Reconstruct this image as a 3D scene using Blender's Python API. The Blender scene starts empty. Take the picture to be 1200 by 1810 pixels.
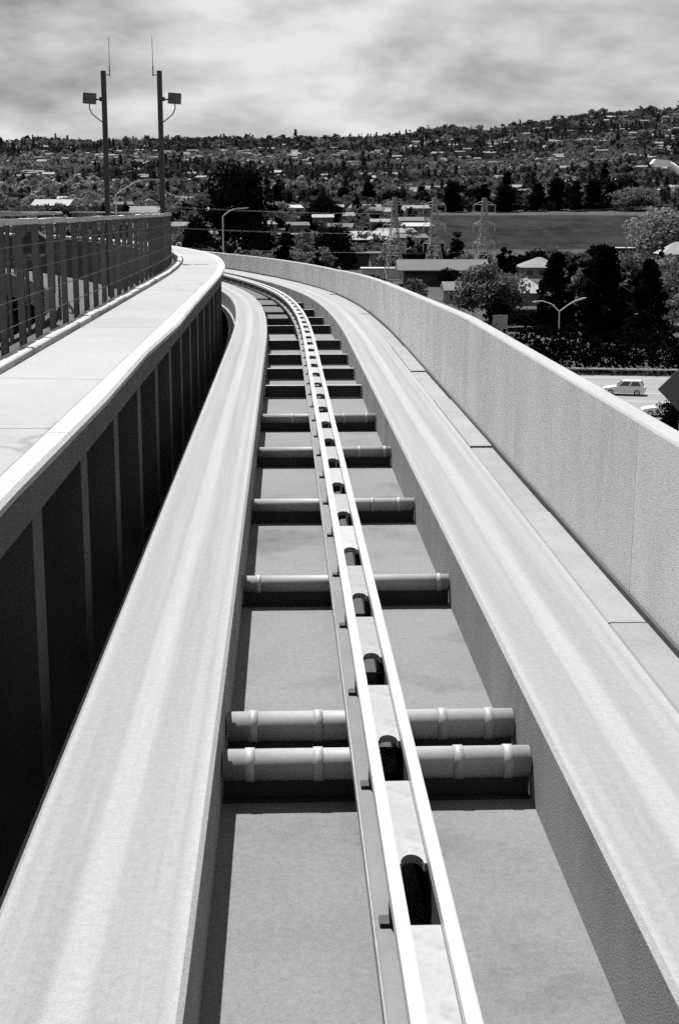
import bpy, bmesh, math, random
import numpy as np
from mathutils import Vector, Matrix

R = math.radians
rnd = random.Random(7)
scene = bpy.context.scene
col = scene.collection

# ------------------------------------------------------------------ camera
EYE = 2.2                      # metres above the running surface
F, CX, CY, YH = 2514.0, 600.0, 905.0, 370.0
PITCH = math.atan((CY - YH) / F)
cam = bpy.data.cameras.new('camera')
cam.sensor_fit = 'VERTICAL'
cam.sensor_height = 36.0
cam.sensor_width = 24.0
cam.lens = F / 1810.0 * 36.0
cam.clip_start = 0.05
cam.clip_end = 20000
camo = bpy.data.objects.new('camera', cam)
col.objects.link(camo)
camo.location = (0, 0, EYE)
camo.rotation_euler = (math.pi / 2 - PITCH, 0, 0)
scene.camera = camo

# ------------------------------------------------------------------ sky and sun
SUN_EL, SUN_AZ = R(62), R(-21)          # azimuth from +Y, negative = towards -X
SUN_STRENGTH = 5.0
EXPOSURE = 1.15
world = bpy.data.worlds.new('World')
scene.world = world
world.use_nodes = True
wn, wl = world.node_tree.nodes, world.node_tree.links
for n in list(wn):
    wn.remove(n)


def wnode(t, **kw):
    n = wn.new(t)
    for k, v in kw.items():
        setattr(n, k, v)
    return n


out = wnode('ShaderNodeOutputWorld')
bg = wnode('ShaderNodeBackground')
bg.inputs[1].default_value = 0.1
wl.new(bg.outputs[0], out.inputs[0])
sky = wnode('ShaderNodeTexSky', sky_type='NISHITA')
sky.sun_disc = False
sky.sun_elevation = SUN_EL
sky.sun_rotation = SUN_AZ
sky.air_density = 1.0
sky.dust_density = 1.5
bw = wnode('ShaderNodeRGBToBW')
wl.new(sky.outputs[0], bw.inputs[0])
skym = wnode('ShaderNodeMath', operation='MULTIPLY')
skym.inputs[1].default_value = 0.6
wl.new(bw.outputs[0], skym.inputs[0])
skyc = wnode('ShaderNodeMath', operation='MINIMUM')
skyc.inputs[1].default_value = 2.0
wl.new(skym.outputs[0], skyc.inputs[0])
tc = wnode('ShaderNodeTexCoord')
mp = wnode('ShaderNodeMapping')
mp.inputs['Scale'].default_value = (1.0, 1.0, 2.5)
mp.inputs['Location'].default_value = (0.1, 0.0, 0.9)
wl.new(tc.outputs['Generated'], mp.inputs[0])
n1 = wnode('ShaderNodeTexNoise')
n1.inputs['Scale'].default_value = 3.3
n1.inputs['Detail'].default_value = 7
n1.inputs['Roughness'].default_value = 0.6
n1.inputs['Distortion'].default_value = 0.35
wl.new(mp.outputs[0], n1.inputs[0])
n2 = wnode('ShaderNodeTexNoise')
n2.inputs['Scale'].default_value = 16.0
n2.inputs['Detail'].default_value = 9
wl.new(mp.outputs[0], n2.inputs[0])
mxn = wnode('ShaderNodeMath', operation='MULTIPLY_ADD')
mxn.inputs[1].default_value = 0.42
wl.new(n2.outputs[0], mxn.inputs[0])
wl.new(n1.outputs[0], mxn.inputs[2])
cr = wnode('ShaderNodeValToRGB')
cr.color_ramp.elements[0].position = 0.56
cr.color_ramp.elements[0].color = (1.35, 1.35, 1.35, 1)
cr.color_ramp.elements[1].position = 0.83
cr.color_ramp.elements[1].color = (3.9, 3.9, 3.9, 1)
wl.new(mxn.outputs[0], cr.inputs[0])
mix = wnode('ShaderNodeMix', data_type='RGBA')
mix.inputs[0].default_value = 0.86          # nearly closed cloud cover
wl.new(skyc.outputs[0], mix.inputs[6])
wl.new(cr.outputs[0], mix.inputs[7])
wl.new(mix.outputs[2], bg.inputs[0])

sl = bpy.data.lights.new('sun', 'SUN')
sl.energy = SUN_STRENGTH
sl.angle = R(0.6)
sl.color = (1, 1, 1)
so = bpy.data.objects.new('sun', sl)
col.objects.link(so)
sdir = Vector((math.sin(SUN_AZ) * math.cos(SUN_EL), math.cos(SUN_AZ) * math.cos(SUN_EL), math.sin(SUN_EL)))
so.rotation_euler = sdir.to_track_quat('Z', 'Y').to_euler()
so.location = (0, 0, 60)

vs = scene.view_settings
vs.view_transform = 'Standard'
vs.look = 'None'
vs.exposure = EXPOSURE
vs.gamma = 1.0
vs.use_curve_mapping = False
scene.cycles.use_denoising = False
scene.cycles.use_adaptive_sampling = True
scene.cycles.adaptive_threshold = 0.06
scene.cycles.adaptive_min_samples = 32
scene.cycles.max_bounces = 6
scene.cycles.diffuse_bounces = 3
scene.cycles.glossy_bounces = 2
scene.cycles.volume_bounces = 0

# ------------------------------------------------------------------ helpers
GROUND = -18.0


def ray(px, py):
    dx = (px - CX) / F
    dy = -(py - CY) / F
    c, s = math.cos(PITCH), math.sin(PITCH)
    return Vector((dx, c + dy * s, -s + dy * c))


def at_depth(px, py, y):
    """world point on the line of sight at world depth y"""
    d = ray(px, py)
    return Vector((0, 0, EYE)) + d * (y / d.y)


def on_ground(px, py, z=GROUND):
    d = ray(px, py)
    return Vector((0, 0, EYE)) + d * ((z - EYE) / d.z)


def mesh_from(name, verts, faces, mats=None, smooth=False, fmat=None):
    me = bpy.data.meshes.new(name)
    me.from_pydata([tuple(v) for v in verts], [], faces)
    if mats:
        for m in (mats if isinstance(mats, (list, tuple)) else [mats]):
            me.materials.append(m)
    if fmat is not None:
        me.polygons.foreach_set('material_index', fmat)
    if smooth:
        me.polygons.foreach_set('use_smooth', [True] * len(me.polygons))
    me.update()
    return me


def link(name, data, parent=None, loc=None, rz=None):
    o = bpy.data.objects.new(name, data)
    col.objects.link(o)
    if parent is not None:
        o.parent = parent
    if loc is not None:
        o.location = loc
    if rz is not None:
        o.rotation_euler = (0, 0, rz)
    return o


def tag(o, label=None, cat=None, group=None, kind=None):
    if label:
        o['label'] = label
    if cat:
        o['category'] = cat
    if group:
        o['group'] = group
    if kind:
        o['kind'] = kind
    return o


def thing(name, label, cat, loc=(0, 0, 0), rz=0, group=None):
    o = link(name, None, None, loc, rz)
    o.empty_display_size = 0.3
    return tag(o, label, cat, group)


class MB:
    """collects simple shapes for one mesh"""

    def __init__(self):
        self.v, self.f, self.m = [], [], []

    def add(self, vs_, fs, mi=0, M=None):
        b = len(self.v)
        if M is not None:
            vs_ = [M @ Vector(p) for p in vs_]
        self.v += [tuple(p) for p in vs_]
        self.f += [tuple(i + b for i in f) for f in fs]
        self.m += [mi] * len(fs)

    def box(self, x0, x1, y0, y1, z0, z1, mi=0, M=None):
        p = [(x0, y0, z0), (x1, y0, z0), (x1, y1, z0), (x0, y1, z0), (x0, y0, z1), (x1, y0, z1), (x1, y1, z1), (x0, y1, z1)]
        self.add(p, [(0, 3, 2, 1), (4, 5, 6, 7), (0, 1, 5, 4), (1, 2, 6, 5), (2, 3, 7, 6), (3, 0, 4, 7)], mi, M)

    def bar(self, a, b, r0, r1=None, n=8, mi=0, caps=True):
        a, b = Vector(a), Vector(b)
        r1 = r0 if r1 is None else r1
        d = (b - a).normalized()
        u = d.cross(Vector((0, 0, 1)))
        if u.length < 1e-4:
            u = d.cross(Vector((0, 1, 0)))
        u.normalize()
        w = d.cross(u)
        vs_ = []
        for (c, r) in ((a, r0), (b, r1)):
            for k in range(n):
                t = 2 * math.pi * k / n
                vs_.append(c + u * (r * math.cos(t)) + w * (r * math.sin(t)))
        fs = [(k, k + n, (k + 1) % n + n, (k + 1) % n) for k in range(n)]
        if caps:
            fs += [tuple(range(n)), tuple(range(2 * n - 1, n - 1, -1))]
        self.add(vs_, fs, mi)

    def path(self, pts, r, n=6, mi=0):
        for i in range(len(pts) - 1):
            self.bar(pts[i], pts[i + 1], r if not isinstance(r, (list, tuple)) else r[i],
                     r if not isinstance(r, (list, tuple)) else r[i + 1], n, mi)

    def prism(self, poly, y0, y1, mi=0, M=None):
        """poly in (x, z) extruded along y"""
        n = len(poly)
        vs_ = [(p[0], y0, p[1]) for p in poly] + [(p[0], y1, p[1]) for p in poly]
        fs = [(k, (k + 1) % n, (k + 1) % n + n, k + n) for k in range(n)]
        fs += [tuple(range(n - 1, -1, -1)), tuple(range(n, 2 * n))]
        self.add(vs_, fs, mi, M)

    def mesh(self, name, mats, smooth=False):
        me = mesh_from(name, self.v, self.f, mats, smooth, self.m)
        bm = bmesh.new()
        bm.from_mesh(me)
        bmesh.ops.recalc_face_normals(bm, faces=bm.faces)
        bm.to_mesh(me)
        bm.free()
        return me

    def build(self, name, mats, parent=None, loc=None, rz=None, smooth=False):
        return link(name, self.mesh(name, mats, smooth), parent, loc, rz)


# ------------------------------------------------------------------ materials (a black-and-white place: neutral greys)
MATS = {}


def grey(v):
    return (v, v, v, 1)


def mat(name, base, var=0.12, *a_, cracks=0.0, **k_):
    m = mat_(name, base, var, *a_, **k_)
    if cracks:
        add_cracks(m, cracks)
    return m


def add_cracks(m, dens):
    N, L = m.node_tree.nodes, m.node_tree.links
    g = N.new('ShaderNodeNewGeometry')
    nz = N.new('ShaderNodeTexNoise')
    nz.inputs['Scale'].default_value = 2.2
    nz.inputs['Detail'].default_value = 5
    L.new(g.outputs['Position'], nz.inputs[0])
    mv = N.new('ShaderNodeMix')
    mv.data_type = 'VECTOR'
    mv.inputs[0].default_value = 0.28
    L.new(g.outputs['Position'], mv.inputs[4])
    L.new(nz.outputs['Color'], mv.inputs[5])
    vo = N.new('ShaderNodeTexVoronoi')
    vo.feature = 'DISTANCE_TO_EDGE'
    vo.inputs['Scale'].default_value = dens
    L.new(mv.outputs[1], vo.inputs[0])
    mr = N.new('ShaderNodeMapRange')
    mr.inputs[1].default_value = 0.0
    mr.inputs[2].default_value = 0.006
    mr.inputs[3].default_value = 0.66
    mr.inputs[4].default_value = 1.0
    L.new(vo.outputs['Distance'], mr.inputs[0])
    fin = N[m['fin']]
    src = fin.inputs[0].links[0].from_socket
    mm = N.new('ShaderNodeMath')
    mm.operation = 'MULTIPLY'
    L.new(src, mm.inputs[0])
    L.new(mr.outputs[0], mm.inputs[1])
    L.new(mm.outputs[0], fin.inputs[0])


def mat_(name, base, var=0.12, scale=1.2, fine=60.0, rough=0.85, bump=0.0, metal=0.0, stretch=(1, 1, 1),
        coords='Object', obj_random=0.0, spec=0.3, detail=5, fine_var=None, stain=0.0, stain_scale=0.5):
    m = bpy.data.materials.new(name)
    m.use_nodes = True
    nt = m.node_tree
    N, L = nt.nodes, nt.links
    b = N['Principled BSDF']
    b.inputs['Roughness'].default_value = rough
    b.inputs['Metallic'].default_value = metal
    b.inputs['Specular IOR Level'].default_value = spec
    tcn = N.new('ShaderNodeTexCoord')
    mpn = N.new('ShaderNodeMapping')
    mpn.inputs['Scale'].default_value = stretch
    if coords == 'World':
        g = N.new('ShaderNodeNewGeometry')
        L.new(g.outputs['Position'], mpn.inputs[0])
    else:
        L.new(tcn.outputs[coords], mpn.inputs[0])
    a = N.new('ShaderNodeTexNoise')
    a.inputs['Scale'].default_value = scale
    a.inputs['Detail'].default_value = detail
    a.inputs['Roughness'].default_value = 0.6
    L.new(mpn.outputs[0], a.inputs[0])
    f = N.new('ShaderNodeTexNoise')
    f.inputs['Scale'].default_value = fine
    f.inputs['Detail'].default_value = 2
    src = mpn.outputs[0]
    if coords == 'World':
        src = g.outputs['Position']
    else:
        src = tcn.outputs['Object' if coords == 'UV' else coords]
    L.new(src, f.inputs[0])
    fv = var * 0.7 if fine_var is None else fine_var

    def madd(x, k, c):
        n = N.new('ShaderNodeMath')
        n.operation = 'MULTIPLY_ADD'
        L.new(x, n.inputs[0])
        n.inputs[1].default_value = k
        if isinstance(c, (int, float)):
            n.inputs[2].default_value = c
        else:
            L.new(c, n.inputs[2])
        return n.outputs[0]

    v = madd(a.outputs[0], 2 * var * 2.0, 1 - 2 * var)
    v = madd(f.outputs[0], 2 * fv, madd(v, 1.0, -fv))
    f2 = N.new('ShaderNodeTexNoise')
    f2.inputs['Scale'].default_value = fine * 0.22
    f2.inputs['Detail'].default_value = 3
    f2.inputs['Roughness'].default_value = 0.7
    L.new(src, f2.inputs[0])
    v = madd(f2.outputs[0], 1.6 * fv, madd(v, 1.0, -0.8 * fv))
    if obj_random:
        oi = N.new('ShaderNodeObjectInfo')
        v = madd(oi.outputs['Random'], 2 * obj_random, madd(v, 1.0, -obj_random))
    if stain:
        s = N.new('ShaderNodeTexNoise')
        s.inputs['Scale'].default_value = stain_scale
        s.inputs['Detail'].default_value = 6
        s.inputs['Roughness'].default_value = 0.7
        L.new(mpn.outputs[0], s.inputs[0])
        r = N.new('ShaderNodeMapRange')
        r.inputs[1].default_value = 0.52
        r.inputs[2].default_value = 0.70
        r.inputs[3].default_value = 1.0
        r.inputs[4].default_value = 1.0 - stain
        L.new(s.outputs[0], r.inputs[0])
        mm = N.new('ShaderNodeMath')
        mm.operation = 'MULTIPLY'
        L.new(v, mm.inputs[0])
        L.new(r.outputs[0], mm.inputs[1])
        v = mm.outputs[0]
    fin = N.new('ShaderNodeMath')
    fin.operation = 'MULTIPLY'
    fin.use_clamp = True
    fin.inputs[1].default_value = base
    L.new(v, fin.inputs[0])
    L.new(fin.outputs[0], b.inputs['Base Color'])
    if bump:
        bp = N.new('ShaderNodeBump')
        bp.inputs['Strength'].default_value = bump
        bp.inputs['Distance'].default_value = 0.01
        L.new(f.outputs[0], bp.inputs['Height'])
        L.new(bp.outputs[0], b.inputs['Normal'])
    m['fin'] = fin.name
    MATS[name] = m
    return m


M_beam = mat('beam_concrete', 0.172, 0.15, 1.0, 130, coords='UV', stretch=(7, 0.16, 1), bump=0.25, fine_var=0.30)
M_beam_side = mat('beam_side_concrete', 0.2, 0.22, 1.6, 130, stretch=(1, 1, 0.5), bump=0.25, stain=0.25, stain_scale=0.9)
M_deck = mat('deck_concrete', 0.112, 0.14, 0.9, 130, coords='World', bump=0.3, fine_var=0.36, stain=0.5, stain_scale=0.6)
M_strip = mat('service_strip_concrete', 0.16, 0.14, 1.3, 130, coords='World', bump=0.25, obj_random=0.06, fine_var=0.26, stain=0.18, stain_scale=1.0)
M_wall = mat('parapet_concrete', 0.42, 0.14, 1.1, 130, coords='World', stretch=(1.6, 1.6, 0.6), bump=0.3, obj_random=0.06, fine_var=0.24, stain=0.24, stain_scale=0.5)
M_coping = mat('coping_concrete', 0.21, 0.10, 1.0, 130, coords='World', bump=0.2, fine_var=0.22)
M_walk = mat('walkway_concrete', 0.195, 0.08, 0.6, 130, coords='World', bump=0.25, obj_random=0.06, fine_var=0.22, stain=0.12, stain_scale=0.45, cracks=0.22)
M_walkedge = mat('walkway_edge_concrete', 0.252, 0.07, 0.8, 130, coords='World', bump=0.2, fine_var=0.18)
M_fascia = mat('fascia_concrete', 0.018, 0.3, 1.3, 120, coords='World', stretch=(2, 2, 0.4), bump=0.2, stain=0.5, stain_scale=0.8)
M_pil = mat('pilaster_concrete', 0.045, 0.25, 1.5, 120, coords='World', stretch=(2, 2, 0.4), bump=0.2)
M_rail = mat('polished_rail_steel', 0.44, 0.05, 2.0, 40, rough=0.42, spec=0.6, coords='UV', stretch=(8, 0.3, 1), fine_var=0.03)
M_web = mat('guide_beam_steel', 0.05, 0.2, 2.0, 60, rough=0.6, coords='World')
M_flange = mat('guide_beam_flange_steel', 0.1, 0.2, 2.0, 60, rough=0.55, coords='World')
M_plate = mat('spacer_plate_steel', 0.19, 0.18, 3.0, 80, rough=0.6, obj_random=0.22, stain=0.4, stain_scale=5)
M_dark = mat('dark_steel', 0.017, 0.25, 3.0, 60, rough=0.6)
M_tie = mat('galvanised_tie_steel', 0.23, 0.18, 3.0, 70, rough=0.6, obj_random=0.1)
M_collar = mat('pipe_collar_steel', 0.26, 0.15, 6.0, 70, rough=0.55, obj_random=0.1)
M_post = mat('fence_post_steel', 0.085, 0.25, 3.0, 60, rough=0.7, obj_random=0.2)
M_toprail = mat('fence_rail_aluminium', 0.336, 0.1, 3.0, 60, rough=0.45, obj_random=0.08)
M_cable = mat('fence_cable_steel', 0.025, 0.1, 3.0, 60, rough=0.6)
M_kerb = mat('kerb_block_concrete', 0.26, 0.15, 2.0, 90, coords='World', obj_random=0.14, bump=0.3)
M_pole = mat('mast_paint', 0.034, 0.15, 2.0, 40, rough=0.6)
M_box = mat('antenna_box_paint', 0.067, 0.1, 3.0, 40, rough=0.5)
M_lampw = mat('white_lamp_enamel', 0.75, 0.05, 2.0, 30, rough=0.4)
M_lamp = mat('lamp_pole_aluminium', 0.42, 0.08, 2.0, 30, rough=0.4)
M_pylon = mat('pylon_galvanised_steel', 0.2, 0.15, 0.6, 9, rough=0.5)
M_insul = mat('insulator_glass', 0.42, 0.05, 2, 20, rough=0.3)
M_wire = mat('power_wire', 0.1, 0.05, 1, 10, rough=0.5)
M_ground = mat('ground_grass_and_soil', 0.05, 0.35, 0.02, 0.4, coords='World', rough=0.95, stain=0.35, stain_scale=0.008, fine_var=0.3, spec=0.0)
M_field = mat('field_grass', 0.02, 0.45, 0.05, 1.2, coords='World', rough=0.95, fine_var=0.5, stretch=(1, 0.5, 1), stain=0.5, stain_scale=0.06, spec=0.0)
M_road = mat('highway_asphalt', 0.16, 0.10, 0.15, 2.0, coords='World', stretch=(0.2, 2, 1), rough=0.9, spec=0.0)
M_mark = mat('road_paint', 0.378, 0.1, 1, 5, rough=0.7)
M_pave = mat('pale_pavement', 0.227, 0.12, 0.05, 1.0, coords='World', rough=0.9, spec=0.0)
M_white = mat('white_paint', 0.3, 0.08, 0.5, 8, rough=0.6)
M_roofA = mat('pale_roof', 0.14, 0.15, 0.3, 3, rough=0.8, obj_random=0.35)
M_roofB = mat('grey_roof', 0.067, 0.2, 0.3, 3, rough=0.85, obj_random=0.35)
M_hillA = mat('far_pale_roof', 0.11, 0.15, 0.3, 3, rough=0.8, obj_random=0.4)
M_hillB = mat('far_grey_roof', 0.07, 0.2, 0.3, 3, rough=0.85, obj_random=0.4)
M_hillW = mat('far_white_roof', 0.2, 0.1, 0.3, 3, rough=0.8, obj_random=0.3)
M_hillwall = mat('far_house_wall', 0.10, 0.15, 0.3, 4, rough=0.9, obj_random=0.4)
M_hwall = mat('house_wall_plaster', 0.15, 0.12, 0.3, 4, rough=0.9, obj_random=0.35)
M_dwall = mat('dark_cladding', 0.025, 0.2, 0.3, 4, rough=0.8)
M_glass = mat('window_glass', 0.017, 0.1, 1, 5, rough=0.08, spec=0.8)
M_tyre = mat('tyre_rubber', 0.017, 0.1, 4, 40, rough=0.9)
M_carA = mat('silver_car_paint', 0.5, 0.04, 1, 10, rough=0.25, spec=0.6)
M_carB = mat('white_car_paint', 0.504, 0.03, 1, 10, rough=0.25, spec=0.6)
M_bark = mat('tree_bark', 0.02, 0.3, 2, 20, rough=0.95)
M_signback = mat('sign_back_aluminium', 0.101, 0.08, 3, 30, rough=0.6)


def leafmat(name, base, trans=0.25, var=0.4):
    m = bpy.data.materials.new(name)
    m.use_nodes = True
    N, L = m.node_tree.nodes, m.node_tree.links
    N.remove(N['Principled BSDF'])
    o = [n for n in N if n.type == 'OUTPUT_MATERIAL'][0]
    g = N.new('ShaderNodeNewGeometry')
    oi = N.new('ShaderNodeObjectInfo')
    nz = N.new('ShaderNodeTexNoise')
    nz.inputs['Scale'].default_value = 0.35
    nz.inputs['Detail'].default_value = 4
    L.new(g.outputs['Position'], nz.inputs[0])
    a = N.new('ShaderNodeMath')
    a.operation = 'MULTIPLY_ADD'
    a.inputs[1].default_value = 2.2 * var
    a.inputs[2].default_value = 1 - 1.1 * var
    L.new(nz.outputs[0], a.inputs[0])
    c = N.new('ShaderNodeMath')
    c.operation = 'MULTIPLY_ADD'
    c.inputs[1].default_value = 0.7
    c.inputs[2].default_value = 0.65
    L.new(oi.outputs['Random'], c.inputs[0])
    p = N.new('ShaderNodeMath')
    p.operation = 'MULTIPLY'
    L.new(a.outputs[0], p.inputs[0])
    L.new(c.outputs[0], p.inputs[1])
    q = N.new('ShaderNodeMath')
    q.operation = 'MULTIPLY'
    q.inputs[1].default_value = base
    L.new(p.outputs[0], q.inputs[0])
    d = N.new('ShaderNodeBsdfDiffuse')
    t = N.new('ShaderNodeBsdfTranslucent')
    L.new(q.outputs[0], d.inputs[0])
    L.new(q.outputs[0], t.inputs[0])
    x = N.new('ShaderNodeMixShader')
    x.inputs[0].default_value = trans
    L.new(d.outputs[0], x.inputs[1])
    L.new(t.outputs[0], x.inputs[2])
    L.new(x.outputs[0], o.inputs[0])
    return m


M_leafD = leafmat('dark_foliage', 0.006, 0.1)
M_leafW = leafmat('hill_dark_foliage', 0.032, 0.2)  # lighter than dark_foliage, standing in for haze over the far hill
M_leafH = leafmat('hedge_foliage', 0.0035, 0.05)
M_leafM = leafmat('mid_foliage', 0.088, 0.25)
M_leafL = leafmat('pale_foliage', 0.13, 0.3)

# tyre-worn band on the running beams: tyres polish the middle of the path paler
for m in (M_beam,):
    N, L = m.node_tree.nodes, m.node_tree.links
    fin = N[m['fin']]
    src = fin.inputs[0].links[0].from_socket
    tcn = N.new('ShaderNodeTexCoord')
    sx = N.new('ShaderNodeSeparateXYZ')
    L.new(tcn.outputs['UV'], sx.inputs[0])
    cr2 = N.new('ShaderNodeValToRGB')
    e = cr2.color_ramp.elements
    e[0].position, e[0].color = 0.0, grey(1.12)
    e[1].position, e[1].color = 1.0, grey(1.1)
    for p_, v_ in ((0.05, 1.16), (0.09, 0.98), (0.37, 0.93), (0.41, 1.15), (0.55, 1.17), (0.59, 0.94), (0.78, 0.93), (0.81, 1.05), (0.86, 1.05), (0.89, 0.94), (0.95, 1.16)):
        k = e.new(p_)
        k.color = grey(v_)
    L.new(sx.outputs[0], cr2.inputs[0])
    mm = N.new('ShaderNodeMath')
    mm.operation = 'MULTIPLY'
    L.new(src, mm.inputs[0])
    L.new(cr2.outputs[0], mm.inputs[1])
    L.new(mm.outputs[0], fin.inputs[0])

# ------------------------------------------------------------------ the guideway's alignment (plan): straight, then a left-hand curve
YS = np.arange(-24.0, 96.01, 0.25)
SLOPE = np.interp(YS, [-24, 24, 28, 32, 36, 40, 44, 48, 55, 65, 80, 96],
                  [-.038, -.039, -.054, -.078, -.115, -.175, -.225, -.27, -.35, -.46, -.65, -.85])
XC = np.concatenate([[0], np.cumsum((SLOPE[1:] + SLOPE[:-1]) / 2 * 0.25)])
XC = XC - np.interp(4.08, YS, XC) + 0.245


def P(off, y, z):
    c = float(np.interp(y, YS, XC))
    s = float(np.interp(y, YS, SLOPE))
    n = math.hypot(1, s)
    return Vector((c + off / n, y - off * s / n, z))


def heading(y):
    return math.atan2(-float(np.interp(y, YS, SLOPE)), 1.0)   # rotation about z that turns +Y into the track direction


def stations(y0, y1, step=0.75):
    n = max(1, int(math.ceil((y1 - y0) / step)))
    return [y0 + (y1 - y0) * i / n for i in range(n + 1)]


def sweep(name, prof, y0, y1, mats, parent=None, step=0.75, fmat=None, closed=True, smooth=False, bias=None, zfun=None):
    """closed profile [(offset, z)] carried along the alignment; uv = (offset fraction, distance)"""
    st = stations(y0, y1, step)
    n = len(prof)
    V, Fc, UV, MI = [], [], [], []
    o0, o1 = min(p[0] for p in prof), max(p[0] for p in prof)
    for y in st:
        for (o, z) in prof:
            db = bias(y, o, z) if bias else 0.0
            V.append(P(o + db, y, (zfun(y, z) if zfun else z)))
    kk = n if closed else n - 1
    for i in range(len(st) - 1):
        for k in range(kk):
            a, b = i * n + k, i * n + (k + 1) % n
            Fc.append((a, b, b + n, a + n))
            ua, ub = (prof[k][0] - o0) / (o1 - o0 + 1e-9), (prof[(k + 1) % n][0] - o0) / (o1 - o0 + 1e-9)
            UV += [(ua, st[i]), (ub, st[i]), (ub, st[i + 1]), (ua, st[i + 1])]
            MI.append(fmat[k] if fmat else 0)
    if closed:
        Fc.append(tuple(range(n - 1, -1, -1)))
        UV += [(0.5, st[0])] * n
        MI.append(0)
        e0 = (len(st) - 1) * n
        Fc.append(tuple(range(e0, e0 + n)))
        UV += [(0.5, st[-1])] * n
        MI.append(0)
    me = mesh_from(name, V, Fc, mats, smooth, MI)
    uv = me.uv_layers.new(name='UVMap')
    uv.data.foreach_set('uv', [c for t in UV for c in t])
    bm = bmesh.new()
    bm.from_mesh(me)
    bmesh.ops.recalc_face_normals(bm, faces=bm.faces)
    bm.to_mesh(me)
    bm.free()
    return link(name, me, parent)


def rect(o0, o1, z0, z1, b=0.0):
    if b:
        return [(o0, z0), (o1, z0), (o1, z1 - b), (o1 - b, z1), (o0 + b, z1), (o0, z1 - b)]
    return [(o0, z0), (o1, z0), (o1, z1), (o0, z1)]


def wall_top(y, z):
    """the parapet sinks a little towards the bend"""
    return z if z < 0.5 else z + float(np.interp(y, [16, 26, 39, 55], [0, -.2, -.42, -.48]))


# =================================================================== LARGE STRUCTURE
# ------------------------------------------------------------------ terrain
SKY_PX = [(-600, 262), (-200, 258), (0, 262), (100, 254), (180, 257), (300, 254), (375, 250), (480, 252), (560, 250), (640, 250), (700, 246),
          (780, 234), (850, 238), (900, 230), (1000, 216), (1100, 208), (1200, 204), (1500, 200), (1900, 215), (2400, 240)]
SKY_PX = [(a_, b_ + (6 if a_ < 700 else 7)) for (a_, b_) in SKY_PX]
SKY_TH = [math.atan((p[0] - 600) / F) for p in SKY_PX]
SKY_E = [(YH - p[1]) / F for p in SKY_PX]
RID = 2600.0
rs = np.random.RandomState(3)
_perm = rs.rand(64, 64)


def vnoise(x, y):
    xi, yi = np.floor(x).astype(int), np.floor(y).astype(int)
    fx, fy = x - xi, y - yi
    fx, fy = fx * fx * (3 - 2 * fx), fy * fy * (3 - 2 * fy)
    g = lambda a, b: _perm[a % 64, b % 64]
    return (g(xi, yi) * (1 - fx) + g(xi + 1, yi) * fx) * (1 - fy) + (g(xi, yi + 1) * (1 - fx) + g(xi + 1, yi + 1) * fx) * fy


def height(x, y):
    x, y = np.asarray(x, float), np.asarray(y, float)
    r = np.hypot(x, y)
    th = np.arctan2(x, y)
    e = np.interp(th, SKY_TH, SKY_E)
    fade = np.clip((np.abs(th) - 0.7) / 0.8, 0, 1)
    e = e * (1 - fade) + 0.02 * fade
    foot = (380 - YH) / F * -1.0
    t1 = np.clip((r - 640) / 260, 0, 1)
    z_flat = GROUND + (EYE + foot * 900 - GROUND) * t1 * t1 * (3 - 2 * t1)
    t = np.clip((r - 900) / (RID - 900), 0, 1)
    ang = foot + (e - foot) * t ** 0.85
    z_hill = EYE + ang * r
    n = (vnoise(x / 170 + 9, y / 170 + 3) - .5) * 16 + (vnoise(x / 60 + 1, y / 60 + 7) - .5) * 6
    z_hill = z_hill + n * np.clip((r - 950) / 300, 0, 1) * np.clip((RID - r) / 300 + .15, 0.15, 1)
    zb = EYE + e * RID - (r - RID) * 0.10
    zb = np.maximum(zb, GROUND - 40)
    z = np.where(r < 900, z_flat, np.where(r < RID, z_hill, zb))
    return z


def gz(x, y):
    return float(height(np.array([x]), np.array([y]))[0])


def terrain():
    front = np.linspace(R(-32), R(32), 161)
    back = np.linspace(R(32), R(360 - 32), 75)[1:-1]
    th = np.concatenate([front, back])
    rr = np.concatenate([[0.01, 40, 90, 140], np.linspace(180, 640, 24), np.linspace(660, 900, 16), np.linspace(915, 2640, 110), [2750, 3000, 3500, 4500, 6000, 9000]])
    A, B = np.meshgrid(rr, th, indexing='ij')
    X, Y = A * np.sin(B), A * np.cos(B)
    Z = height(X, Y)
    nr, nt_ = A.shape
    verts = np.stack([X.ravel(), Y.ravel(), Z.ravel()], 1)
    faces, mi = [], []
    for i in range(nr - 1):
        for j in range(nt_):
            k = (j + 1) % nt_
            faces.append((i * nt_ + j, i * nt_ + k, (i + 1) * nt_ + k, (i + 1) * nt_ + j))
            px = 600 + F * math.tan(th[j]) if abs(th[j]) < 1 else 9999
            mi.append(1 if (690 < rr[i] < 900 and 745 < px < 1500) else 0)
    me = mesh_from('ground', verts.tolist(), faces, [M_ground, M_field], True, mi)
    bm = bmesh.new()
    bm.from_mesh(me)
    bmesh.ops.recalc_face_normals(bm, faces=bm.faces)
    bm.to_mesh(me)
    bm.free()
    o = link('ground', me)
    tag(o, 'flat suburb ground rising to a wooded hillside', None, None, 'structure')


terrain()

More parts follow.
